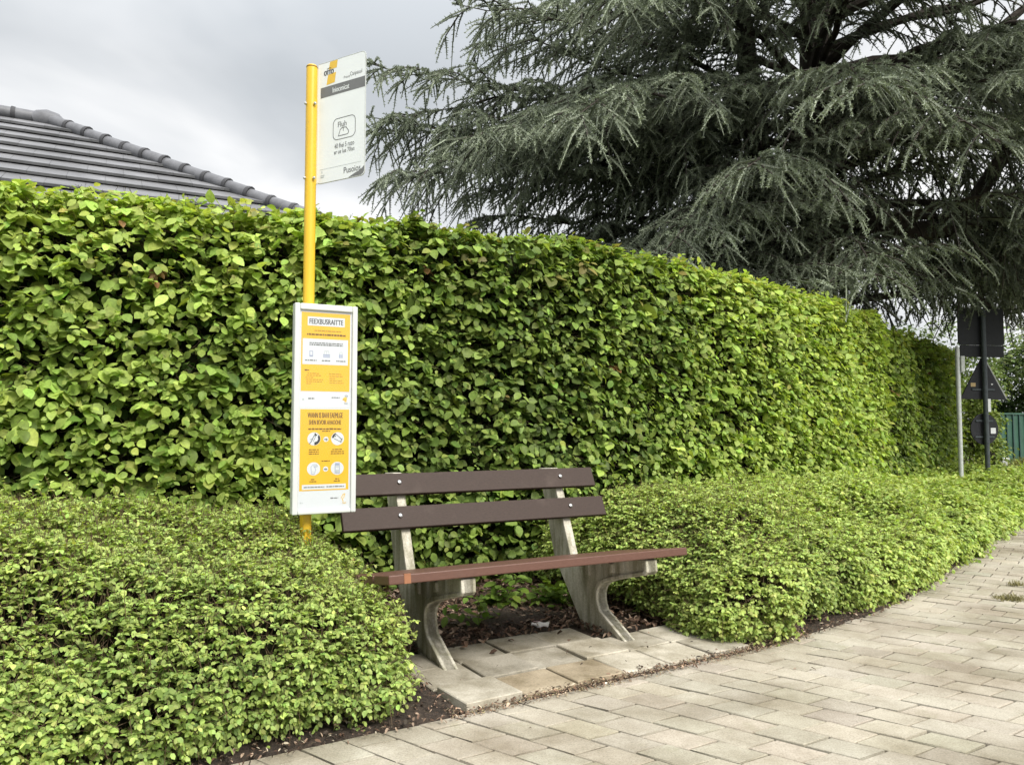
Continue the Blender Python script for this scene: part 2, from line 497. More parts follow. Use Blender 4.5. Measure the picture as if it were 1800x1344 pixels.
# block paving: individual bevelled blocks in running bond, courses square to the edge
CW, BL = .152, .190
PA = np.array([.79, -.613])          # the courses run across the pavement in this direction
def placeA(s_, t_, z_):
    p = EDGE.at(s_) + PA * np.asarray(t_)[..., None]
    return np.concatenate([p, np.broadcast_to(np.asarray(z_, float)[..., None], p.shape[:-1] + (1,))], -1)
cs = np.arange(1.2, EDGE.len - 2, CW)
blk = []
for i, s0 in enumerate(cs):
    off = (i % 2) * BL * .5 + rng.uniform(-.012, .012)
    t0 = -off
    while t0 < 4.3:
        a0, a1 = max(t0, .0), min(t0 + BL, 4.3)
        if a1 - a0 > .03: blk.append((s0, s0 + CW, a0, a1))
        t0 += BL
blk = np.array(blk); nb = len(blk)
gap = .0046
vs = []
tone = rng.normal(0, .035, nb) - .10 * (rng.uniform(0, 1, nb) < .05); hz = rng.normal(0, .0009, nb); tl = rng.normal(0, .0008, (nb, 2))
for (z, ins) in ((0, .0022), (-.003, 0.0), (-.03, 0.0)):
    for (si, ti) in ((0, 2), (1, 2), (1, 3), (0, 3)):
        s_ = blk[:, si] + (gap + ins) * (1 if si == 0 else -1) + rng.normal(0, .0014, nb)
        t_ = blk[:, ti] + (gap + ins) * (1 if ti == 2 else -1) + rng.normal(0, .0014, nb)
        zz = z + hz + tl[:, 0] * (1 if si else -1) + tl[:, 1] * (1 if ti == 3 else -1)
        vs.append(placeA(s_, t_, zz))
v = np.stack(vs, 1).reshape(-1, 3)
base = (np.arange(nb) * 12)[:, None, None]
F = [(0, 3, 2, 1)] + [(r * 4 + j, r * 4 + (j + 1) % 4, r * 4 + 4 + (j + 1) % 4, r * 4 + 4 + j) for r in (0, 1) for j in range(4)]
q = (np.array(F)[None] + base).reshape(-1, 4)
col = np.array([.415, .378, .308])[None] * np.exp(tone)[:, None] * (1 + rng.normal(0, .010, (nb, 3)))
tag(np_mesh('pavement', v, [q], np.repeat(col, 12, 0), M['paver'], smooth=False), kind='structure')

# loose concrete slabs under the bench, uneven
E1 = np.array([.85, .527]); E1 = E1 / np.hypot(*E1); E2 = np.array([-E1[1], E1[0]]); P0 = np.array([-.165, 3.150])
SL = .274; SLY = .258
sb = MB(); scol = []
rows = {0: (0, 6), 1: (0, 6), 2: (0, 4)}
tones = {(0, 0): 1.05, (1, 0): .80, (2, 0): .82, (3, 0): 1.22, (4, 0): 1.25, (5, 0): .95, (0, 1): .95, (1, 1): .78, (2, 1): .9, (3, 1): 1.2, (4, 1): 1.05,
         (5, 1): 1.1, (0, 2): .75, (1, 2): .7, (2, 2): .72, (3, 2): .95}
warm = {(1, 0), (2, 0)}
for rw, (i0, i1) in rows.items():
    for i in range(i0, i1):
        cx = P0 + E1 * (SL * (i + .5) - (.012 if rw == 0 else .045) + (.0 if rw else 0)) + E2 * (SLY * (rw + .5))
        if (i, rw) == (0, 0): cx = cx - E2 * .012 - E1 * .02
        an = rng.normal(0, .018); ca, sa = math.cos(an), math.sin(an)
        ex = E1 * ca + E2 * sa; ey = -E1 * sa + E2 * ca
        h = SL / 2 - .003; hy = SLY / 2 - .003
        zt = .019 + rng.normal(0, .003) + (.016 if (i, rw) == (0, 0) else 0)
        tx, ty = rng.normal(0, .014, 2)
        pts = []
        for z, ins in ((zt, .004), (zt - .004, 0), (-.03, 0)):
            for sx, sy in ((-1, -1), (1, -1), (1, 1), (-1, 1)):
                p = cx + ex * sx * (h - ins) + ey * sy * (hy - ins)
                pts.append((p[0], p[1], z + (tx * sx + ty * sy) * h if z > 0 else z))
        sb.add(pts, F)
        t = tones.get((i, rw), 1) * 1.04
        cc = np.array([.43, .395, .325] if (i, rw) not in warm else [.48, .40, .285]) * t
        scol += [cc] * 12
o = sb.build('slab_paving', M['slab'])
at = o.data.attributes.new('Col', 'FLOAT_COLOR', 'POINT')
cc = np.ones((len(scol), 4), np.float32); cc[:, :3] = scol; at.data.foreach_set('color', cc.ravel())
tag(o, kind='structure')

# ------------------------------------------------------------------ bench
U = np.array([.884, .468]); U = U / np.hypot(*U); FW = np.array([U[1], -U[0]])
BO = np.array([.596, 4.072])
def B(u, s, z):
    p = BO + U * u + FW * s
    return (p[0], p[1], z)
U3 = (U[0], U[1], 0); F3 = (FW[0], FW[1], 0); Z3 = (0, 0, 1)
bench = empty('bench', B(-.49, -.2, 0), 'park bench with brown plank seat and back on two weathered concrete legs', 'bench')
prof = [(-.925, .872), (-.775, .880), (-.655, .632), (-.535, .350), (.155, .466), (.175, .462), (.182, .405), (.165, .388), (-.10, .318), (-.17, .296),
        (-.222, .275), (-.252, .249), (-.268, .220), (-.270, .188), (-.262, .158), (-.243, .125), (0.0, 0.012), (0.0, -.04), (-.425, -.04), (-.425, .0), (-.735, .345), (-.83, .615)]
for u0, lab in ((0.0, None), (-1.018, None)):
    lg = MB()
    lg.prism(B(u0, 0, 0), F3, Z3, U3, prof, .006, .058)
    # raised flange along the front edge and the two cast ribs on the outer faces
    fl_pts = prof[3:17]
    inner = [(-.535, .328), (.13, .437), (.150, .437), (.155, .41), (.15, .405), (-.11, .338), (-.182, .316), (-.240, .293), (-.276, .262), (-.296, .226), (-.299, .186), (-.290, .150), (-.268, .112), (-.045, 0.0)]
    lg.prism(B(u0, 0, 0), F3, Z3, U3, fl_pts[1:] + inner[:0:-1], -.004, .068)
    for s0 in (-.36, -.13):
        rb = [(s0 - .022, .30 if s0 < -.2 else .345), (s0 + .022, .30 if s0 < -.2 else .355), (s0 + .016, .422 + .165 * s0), (s0 - .016, .422 + .165 * s0)]
        lg.prism(B(u0, 0, 0), F3, Z3, U3, rb, -.008, .072)
    lg.build('leg', M['concrete'], bench, bevel=.005)
# back planks
tdir = np.array([-.436, .90]); ndir = np.array([.90, .436])
def plank(name, mat, cs, cz, h, th, u0, u1, t2, n2, bev=.004, parent=None):
    mb = MB()
    ax = Vector((FW[0] * t2[0], FW[1] * t2[0], t2[1])); ay = Vector((FW[0] * n2[0], FW[1] * n2[0], n2[1]))
    o_ = Vector(B(0, cs, cz))
    mb.frame_box(o_, U3, ax, ay, u0, u1, -h / 2, h / 2, 0, th)
    return mb.build(name, mat, parent, bevel=bev)
def bolt(parent, u, s, z):
    mb = MB(); n3 = Vector((FW[0] * ndir[0], FW[1] * ndir[0], ndir[1])); p = Vector(B(u, s, z))
    mb.tube([p, p + n3 * .004, p + n3 * .007], [.0115, .0105, .006], 12)
    mb.build('bolt', M['steel'], parent, smooth=True)
for cs_, cz_, u0, u1, bu in ((-.732, .812, -1.30, .272, (-1.00, .03)), (-.655, .640, -1.335, .300, (-1.02, .055))):
    pk = plank('back_plank', M['wood_back'], cs_, cz_, .122, .032, u0, u1, tdir, ndir, parent=bench)
    for bb in bu:
        bolt(pk, bb, cs_ + .032 * ndir[0] + .002, cz_ + .032 * ndir[1] + .008)
# seat planks, sloping down toward the back
sdir = np.array([.9862, .1657]); sdn = np.array([-.1657, .9862])
for cs_, wd in ((.090, .205), (-.130, .205), (-.345, .195)):
    cz_ = .4400 + .168 * cs_ + .001
    pk = plank('seat_plank', M['wood_seat'], cs_, cz_, wd, .040, -1.36, .255, sdir, sdn, .005, parent=bench)
    if cs_ > 0:
        pt = MB()
        f_ = Vector(B(0, cs_, cz_))
        pt.frame_box(f_, U3, (FW[0] * sdir[0], FW[1] * sdir[0], sdir[1]), (FW[0] * sdn[0], FW[1] * sdn[0], sdn[1]), -1.292, -1.262, wd / 2 - .01, wd / 2 + .0022, .001, .0425)
        pt.build('worn_patch', M['wood_patch'], pk)

# ------------------------------------------------------------------ bus stop
PX, PY = -1.0, 3.75
stop = empty('bus_stop', (PX, PY, 0), 'yellow bus stop pole with white flag sign and framed timetable case', 'bus stop')
pm = MB()
pm.tube([(PX, PY, -.1), (PX, PY, 2.922), (PX, PY, 2.934), (PX, PY, 2.938)], [.0275, .0275, .0265, .022], 28)
pole = pm.build('pole', M['yellow'], stop, smooth=True)
cp = MB(); cp.tube([(PX, PY, 2.925), (PX, PY, 2.9295)], [.0281, .0281], 28)
cp.build('cap_ring', M['ink_brown'], pole, smooth=True)

def text_poly(s, size, bold=0.0, shear=0.0):
    cu = bpy.data.curves.new('t', 'FONT'); cu.body = s; cu.size = size; cu.offset = bold; cu.shear = shear
    cu.resolution_u = 3
    ob = bpy.data.objects.new('t', cu); C.objects.link(ob)
    dg = bpy.context.evaluated_depsgraph_get()
    me = bpy.data.meshes.new_from_object(ob.evaluated_get(dg))
    vs = [v.co.copy() for v in me.vertices]; fs = [tuple(p.vertices) for p in me.polygons]
    bpy.data.objects.remove(ob); bpy.data.curves.remove(cu); bpy.data.meshes.remove(me)
    return vs, fs

class Print(MB):
    """flat printed layers on a face: origin top-left, a to the right, b downward"""
    def setup(s, o, ax, nz): s.o = Vector(o); s.ax = Vector(ax); s.nz = Vector(nz)
    def pt(s, a, b, h): return s.o + s.ax * a + Vector((0, 0, -b)) + s.nz * h
    def poly(s, pts, h, mi):
        s.add([s.pt(a, b, h) for a, b in pts], [tuple(range(len(pts)))], mi)
    def rect(s, a0, a1, b0, b1, h, mi): s.poly([(a0, b0), (a1, b0), (a1, b1), (a0, b1)], h, mi)
    def disc(s, a, b, r, h, mi, n=28, sy=1.0):
        s.poly([(a + r * math.cos(2 * math.pi * k / n), b + r * sy * math.sin(2 * math.pi * k / n)) for k in range(n)], h, mi)
    def ring(s, pts, w, h, mi):
        for (a0, b0), (a1, b1) in zip(pts[:-1], pts[1:]):
            l = math.hypot(a1 - a0, b1 - b0)
            if l < 1e-6: continue
            nx, ny = -(b1 - b0) / l * w / 2, (a1 - a0) / l * w / 2
            ex, ey = (a1 - a0) / l * w * .3, (b1 - b0) / l * w * .3
            s.poly([(a0 + nx - ex, b0 + ny - ey), (a1 + nx + ex, b1 + ny + ey), (a1 - nx + ex, b1 - ny + ey), (a0 - nx - ex, b0 - ny - ey)], h, mi)
    def text(s, st, a0, a1, b0, b1, h, mi, bold=0.0):
        vs, fs = text_poly(st, 1.0, 0)
        if not hasattr(s, 'k'): s.k = 0
        xs = [v.x for v in vs]; ys = [v.y for v in vs]
        x0, x1, y0, y1 = min(xs), max(xs), min(ys), max(ys)
        for j, sh in enumerate((0,) if not bold else (-1, 0, 1)):
            dx = sh * bold * (b1 - b0) * 2.2
            s.add([s.pt(a0 + dx + (v.x - x0) / (x1 - x0) * (a1 - a0), b1 - (v.y - y0) / (y1 - y0) * (b1 - b0), h + j * .00012) for v in vs], fs, mi)
    def greek(s, a0, a1, b, hgt, h, mi, rr):
        """unreadable small print: a row of word-length bars"""
        a = a0
        while a < a1:
            w = rr.uniform(.006, .019); w = min(w, a1 - a)
            s.rect(a, a + w, b - hgt * rr.uniform(.38, .55), b + hgt * .45, h, mi); a += w + .0028

rr = random.Random(5)
# flag sign
FD = Vector((.866, -.5, 0)); FN = Vector((-.5, -.866, 0))
so = Vector((-.968, 3.752, 2.942)); SW, SH = .306, .606
sg = MB()
def rrect(a0, a1, b0, b1, rad, corners=(1, 1, 1, 1), n=6):
    pts = []
    for (cx, cy, st, on) in ((a1 - rad, b1 - rad, 0, corners[2]), (a0 + rad, b1 - rad, 90, corners[3]), (a0 + rad, b0 + rad, 180, corners[0]), (a1 - rad, b0 + rad, 270, corners[1])):
        if on:
            pts += [(cx + rad * math.cos(R(st + 90 * k / n)), cy + rad * math.sin(R(st + 90 * k / n))) for k in range(n + 1)]
        else:
            pts.append((cx + rad * (1 if st in (0, 270) else -1), cy + rad * (1 if st in (0, 90) else -1)))
    return pts
sg.prism(so, FD, (0, 0, -1), FN, rrect(0, SW, 0, SH, .022, (0, 1, 1, 1)), -.004, .0)
sign = sg.build('sign_panel', M['sign_white'], stop)
# folded edge that wraps onto the pole + edge moulding
ed = MB(); ed.prism(so, FD, (0, 0, -1), FN, [(-.012, .012), (.006, .012), (.006, SH - .002), (-.012, SH - .002)], -.006, .0008)
ed.build('mounting_flange', M['sign_white'], sign)
em = MB()
op = rrect(0, SW, 0, SH, .022, (0, 1, 1, 1)); n_ = len(op)
for k in range(n_):
    p, q2 = op[k], op[(k + 1) % n_]
    P_ = so + FD * p[0] + Vector((0, 0, -p[1])); Q_ = so + FD * q2[0] + Vector((0, 0, -q2[1]))
    em.tube([P_ - FN * .002, Q_ - FN * .002], .0028, 6)
em.build('edge_trim', M['galvanised'], sign)
pr = Print(); pr.setup(so, FD, FN)
mats = [M['logo_yellow'], M['ink'], M['ink_grey'], M['sign_white'], M['ink_pale']]
h1, h2, h3 = .0006, .0011, .0016
pr.poly([(.078, .003), (.128, .003), (.122, .041), (.070, .041)], h1, 0)
pr.poly([(.066, .066), (.118, .062), (.110, .112), (.056, .116)], h1, 0)
pr.text('OTTO', .040, .102, .043, .066, h2, 1, .03)
pr.ring([(.060, .037), (.066, .034), (.078, .033), (.086, .036)], .003, h2, 1)
pr.text('Fraue', .170, .208, .096, .108, h1, 2)
pr.text('Canpauul', .210, .285, .084, .110, h1, 2)
pr.rect(.018, SW - .001, .124, .176, h1, 2)
pr.text('Iniocenicat', .098, .205, .137, .164, h2, 3, .012)
bx = rrect(.104, .246, .300, .405, .026)
pr.ring(bx + [bx[0]], .0034, h1, 2)
pr.text('Fluh', .135, .190, .318, .345, h1, 2, .005)
pr.ring([(.138, .388), (.150, .358), (.164, .350), (.188, .352), (.203, .372), (.204, .381), (.196, .388), (.138, .388)], .0036, h1, 2)
pr.ring([(.170, .352), (.170, .368)], .003, h1, 2)
pr.text('40 fhei 5 ruzo', .114, .240, .424, .448, h1, 2, .004)
pr.text('er ue lue 70ixs', .112, .242, .454, .476, h1, 2, .004)
pr.ring([(.02, .538), (.285, .538)], .0016, h1, 4)
pr.text('Pusoios', .176, .282, .550, .580, h1, 2, .006)
pr.poly([(.205, .6035), (.246, .588), (.275, .580), (.292, .570), (.3045, .560), (.3045, .582), (.298, .596), (.284, .6035)], h1, 2)
pr.text('JL', .026, .040, .546, .560, h1, 4); pr.rect(.024, .050, .566, .570, h1, 4); pr.rect(.024, .046, .574, .580, h1, 4)
pr.build('printing', mats, sign, recalc=False)
for z in (2.735, 2.300 + .06):
    for dx in (-.0225, .0245):
        sc = MB(); p = Vector((PX + dx, PY - .0225, z)); sc.tube([p, p + Vector((0, -.008, 0)), p + Vector((0, -.011, 0))], [.0075, .0065, .003], 10)
        sc.build('screw', M['steel'], pole, smooth=True)

# timetable case
CN = Vector((FW[0], FW[1], 0)); CU = Vector((U[0], U[1], 0))
co = Vector((PX, PY, 0)) + CN * .09
u0, u1, z0, z1 = -.084, .222, .722, 1.728
cs_ = MB()
fo = Vector((co.x, co.y, 0))
bd = .026
cs_.frame_box(fo, CU, CN, (0, 0, 1), u0 + .008, u1 - .008, -.055, -.012, z0 + .008, z1 - .008)       # back tray
cs_.frame_box(fo, CU, CN, (0, 0, 1), u0, u0 + bd, -.0525, .0, z0, z1)
cs_.frame_box(fo, CU, CN, (0, 0, 1), u1 - bd, u1, -.0525, .0, z0, z1)
cs_.frame_box(fo, CU, CN, (0, 0, 1), u0 + bd, u1 - bd, -.0525, .0, z1 - bd - .004, z1)
cs_.frame_box(fo, CU, CN, (0, 0, 1), u0 + bd, u1 - bd, -.0525, .0, z0, z0 + bd - .006)
case = cs_.build('display_case', M['frame_white'], stop, bevel=.005)
for z in (.95, 1.5):
    br = MB(); br.frame_box(fo, CU, CN, (0, 0, 1), -.075, .0, -.0775, -.0555, z, z + .035)
    br.build('bracket', M['galvanised'], case)
pu0, pu1 = u0 + bd + .0015, u1 - bd - .0015; PW = pu1 - pu0
zt, zm, zb = z1 - bd - .006, 1.228, z0 + bd - .004
def X(f): return f * PW
mats = [M['poster_white'], M['poster_yellow'], M['ink'], M['ink_grey'], M['ink_brown'], M['ink_amber'], M['ink_blue'], M['logo_yellow'], M['ink_pale']]
l0, l1, l2, l3 = .0, .0006, .0012, .0018
# upper poster
H1 = zt - zm
def Y1(f): return f * H1
p1 = Print(); p1.setup(fo + CU * pu0 + CN * (-.0115) + Vector((0, 0, zt)), CU, CN)
p1.rect(0, PW, 0, H1 - .001, l0, 0)
p1.rect(X(.025), X(.968), Y1(.018), Y1(.83), l1, 1)
p1.rect(X(.14), X(.86), Y1(.062), Y1(.155), l2, 0)
p1.text('FEEXBUSRAITTE', X(.175), X(.825), Y1(.083), Y1(.136), l3, 2, .009)
p1.greek(X(.27), X(.79), Y1(.205), .006, l2, 5, rr); p1.greek(X(.13), X(.88), Y1(.245), .009, l2, 4, rr)
p1.rect(X(.05), X(.93), Y1(.29), Y1(.555), l2, 0)
p1.greek(X(.18), X(.83), Y1(.332), .006, l3, 3, rr); p1.greek(X(.18), X(.83), Y1(.352), .007, l3, 3, rr)
def icon_phone(a, b):
    p1.ring([(a - .007, b - .013), (a + .007, b - .013), (a + .007, b + .013), (a - .007, b + .013), (a - .007, b - .013)], .003, l3, 6)
    p1.rect(a - .007, a + .007, b + .007, b + .013, l3 + .0004, 6)
icon_phone(X(.215), Y1(.445))
a, b_ = X(.51), Y1(.445)
p1.ring([(a - .013, b_ + .003), (a - .010, b_ - .015), (a + .010, b_ - .015), (a + .013, b_ + .003)], .002, l3, 8)
p1.ring([(a, b_ - .015), (a, b_ + .001)], .002, l3, 8)
p1.rect(a - .017, a + .017, b_ + .001, b_ + .008, l3, 6); p1.rect(a - .017, a + .017, b_ + .011, b_ + .016, l3, 6)
a = X(.79)
p1.ring([(a - .006, b_ - .002), (a - .006, b_ - .010), (a, b_ - .014), (a + .006, b_ - .010), (a + .006, b_ - .002)], .0025, l3, 8)
p1.rect(a - .009, a - .003, b_ - .002, b_ + .016, l3, 6); p1.rect(a - .001, a + .003, b_ - .002, b_ + .016, l3, 6); p1.rect(a + .005, a + .009, b_ - .002, b_ + .016, l3, 6)
for f0, f1 in ((.10, .32), (.42, .58), (.70, .88)): p1.greek(X(f0), X(f1), Y1(.513), .0065, l3, 3, rr)
p1.greek(X(.095), X(.18), Y1(.615), .007, l2, 4, rr)
for i, (f0, f1) in enumerate(((.15, .37), (.13, .41), (.11, .26), (.12, .45), (.13, .43), (.13, .22))): p1.greek(X(f0), X(f1), Y1(.648 + .021 * i), .0045, l2, 5, rr)
for i, (f0, f1) in enumerate(((.56, .80), (.57, .84), (.57, .68), (.57, .82), (.57, .85))): p1.greek(X(f0), X(f1), Y1(.650 + .023 * i), .0045, l2, 5, rr)
p1.greek(X(.17), X(.29), Y1(.905), .007, l1, 3, rr); p1.greek(X(.62), X(.78), Y1(.893), .006, l1, 3, rr)
p1.disc(X(.075), Y1(.915), .005, l1, 8)
def swirl(p, a, b):
    p.disc(a, b, .0095, l1, 7, 12); p.disc(a - .008, b + .003, .005, l1, 7, 10); p.disc(a + .002, b + .010, .006, l1, 7, 10)
    p.ring([(a - .002, b - .015), (a + .006, b - .018), (a + .012, b - .015), (a + .008, b - .009), (a + .001, b - .010)], .002, l2, 3)
    p.text('Snd', a - .004, a + .011, b + .018, b + .025, l2, 3, .01)
swirl(p1, X(.885), Y1(.905))
p1.build('poster', mats, case, recalc=False)
# lower poster
H2 = zm - zb
def Y2(f): return f * H2
p2 = Print(); p2.setup(fo + CU * pu0 + CN * (-.0115) + Vector((0, 0, zm - .001)), CU, CN)
p2.rect(0, PW, 0, H2 - .001, l0, 0)
p2.rect(X(.025), X(.968), Y2(.012), Y2(.815), l1, 1)
p2.text('WANN IS BAHI EAEMLGE', X(.165), X(.84), Y2(.045), Y2(.098), l2, 4, .012)
p2.text('SHEN IKVOIR AHAOOHE', X(.19), X(.81), Y2(.118), Y2(.165), l2, 4, .012)
p2.greek(X(.18), X(.82), Y2(.208), .008, l2, 4, rr)
for fy, kind in ((.305, 0), (.600, 1)):
    for fx in (.29, .745):
        p2.disc(X(fx), Y2(fy), .0315, l2, 0, 36)
    p2.disc(X(.52), Y2(fy + .005), .0125, l2, 0, 20)
    a, b_ = X(.52), Y2(fy + .005)
    p2.poly([(a - .008, b_ - .002), (a, b_ - .002), (a, b_ - .006), (a + .009, b_ + .001), (a, b_ + .008), (a, b_ + .003), (a - .008, b_ + .003)], l3, 3)
    p2.greek(X(.44), X(.60), Y2(fy - .075), .005, l2, 4, rr)
# hand stopping a bus (black shape and arm)
a, b_ = X(.29), Y2(.305)
arc = [(a + .030 * math.cos(R(t)), b_ + .030 * math.sin(R(t))) for t in range(-42, 92, 8)]
p2.poly(arc + [(a + .002, b_ + .016), (a + .015, b_ + .012), (a + .020, b_ + .002), (a + .018, b_ - .010)], l3, 2)
p2.poly([(a + .002, b_ - .028), (a + .008, b_ - .027), (a + .009, b_ - .020), (a + .017, b_ - .024), (a + .013, b_ - .015), (a + .004, b_ - .013)], l3, 2)
p2.ring([(a - .022, b_ + .024), (a - .012, b_ + .012), (a - .002, b_ - .012), (a + .006, b_ - .020)], .003, l3, 2)
p2.ring([(a - .017, b_ + .004), (a - .006, b_ - .001)], .002, l3, 2); p2.ring([(a - .004, b_ + .013), (a + .008, b_ - .012)], .0018, l3, 2)
# hand with ticket
a = X(.745)
p2.poly([(a - .028, b_ - .004), (a - .024, b_ - .018), (a - .012, b_ - .027), (a - .006, b_ - .025), (a - .016, b_ - .013), (a - .019, b_ - .003)], l3, 2)
p2.disc(a - .012, b_ - .012, .004, l3, 3, 12)
p2.ring([(a - .009, b_ - .022), (a + .012, b_ - .004), (a + .020, b_ + .002), (a + .014, b_ + .016), (a + .004, b_ + .010), (a - .016, b_ + .000)], .0024, l3, 2)
p2.ring([(a + .014, b_ + .002), (a + .024, b_ - .001), (a + .018, b_ + .018), (a + .012, b_ + .014)], .0018, l3, 3)
# hand with phone
a, b_ = X(.29), Y2(.600)
p2.ring([(a - .010, b_ + .024), (a - .013, b_ - .008), (a - .004, b_ - .020), (a + .014, b_ - .020), (a + .018, b_ - .010), (a + .002, b_ - .008), (a + .006, b_ - .006), (a + .010, b_ + .004), (a + .004, b_ + .026), (a - .010, b_ + .024)], .0024, l3, 6)
p2.ring([(a - .010, b_ + .014), (a + .006, b_ + .016)], .0018, l3, 8); p2.ring([(a - .002, b_ - .014), (a + .014, b_ - .014)], .003, l3, 8)
# ticket machine
a = X(.745)
p2.ring([(a - .010, b_ - .024), (a + .010, b_ - .024), (a + .011, b_ + .024), (a - .011, b_ + .024), (a - .010, b_ - .024)], .0028, l3, 6)
p2.rect(a - .009, a + .009, b_ - .022, b_ - .014, l3 + .0004, 6); p2.rect(a - .008, a + .008, b_ - .010, b_ - .006, l3 + .0004, 8)
p2.rect(a - .009, a + .009, b_ + .008, b_ + .022, l3 + .0004, 8)
for fx, ws in ((.29, (.19, .19, .19)), (.745, (.20, .26, .26))):
    for i, w in enumerate(ws): p2.greek(X(fx - w * .5), X(fx + w * .5), Y2(.412 + .021 * i), .005, l2, 4, rr)
for fx in (.28, .745):
    for i, w in enumerate((.08, .13)): p2.greek(X(fx - w * .5), X(fx + w * .5), Y2(.705 + .021 * i), .005, l2, 4, rr)
p2.rect(X(.075), X(.915), Y2(.755), Y2(.803), l2, 0)
p2.greek(X(.11), X(.50), Y2(.78), .006, l3, 3, rr); p2.greek(X(.54), X(.88), Y2(.78), .006, l3, 3, rr)
p2.greek(X(.62), X(.77), Y2(.895), .006, l1, 3, rr); p2.greek(X(.04), X(.10), Y2(.93), .007, l1, 8, rr)
p2.ring([(.83 * PW, Y2(.90)), (.86 * PW, Y2(.865)), (.90 * PW, Y2(.855)), (.885 * PW, Y2(.89)), (.85 * PW, Y2(.91)), (.87 * PW, Y2(.93))], .0035, l1, 7)
p2.text('Snd', X(.855), X(.92), Y2(.935), Y2(.955), l1, 7, .01)
p2.build('poster', mats, case, recalc=False)
gl = MB(); gl.frame_box(fo, CU, CN, (0, 0, 1), pu0 - .001, pu1 + .001, -.0075, -.0060, zb + .001, zt - .001)
gl.build('clear_cover', M['acrylic'], case)

# ------------------------------------------------------------------ tall hedge
HT = 2.53
HD = .95
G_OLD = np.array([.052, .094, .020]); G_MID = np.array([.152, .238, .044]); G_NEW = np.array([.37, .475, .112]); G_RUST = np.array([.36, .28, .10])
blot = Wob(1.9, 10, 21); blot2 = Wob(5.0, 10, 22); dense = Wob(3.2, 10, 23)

def hedge_colors(p, s, young_lit_bias):
    """young / mature leaf mix, with some light and shade painted into it"""
    f = young_lit_bias + .26 * blot(p) + .24 * blot2(p) + rng.normal(0, .26, len(p))
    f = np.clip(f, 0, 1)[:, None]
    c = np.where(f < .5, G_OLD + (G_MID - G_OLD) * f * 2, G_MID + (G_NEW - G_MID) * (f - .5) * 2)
    return c

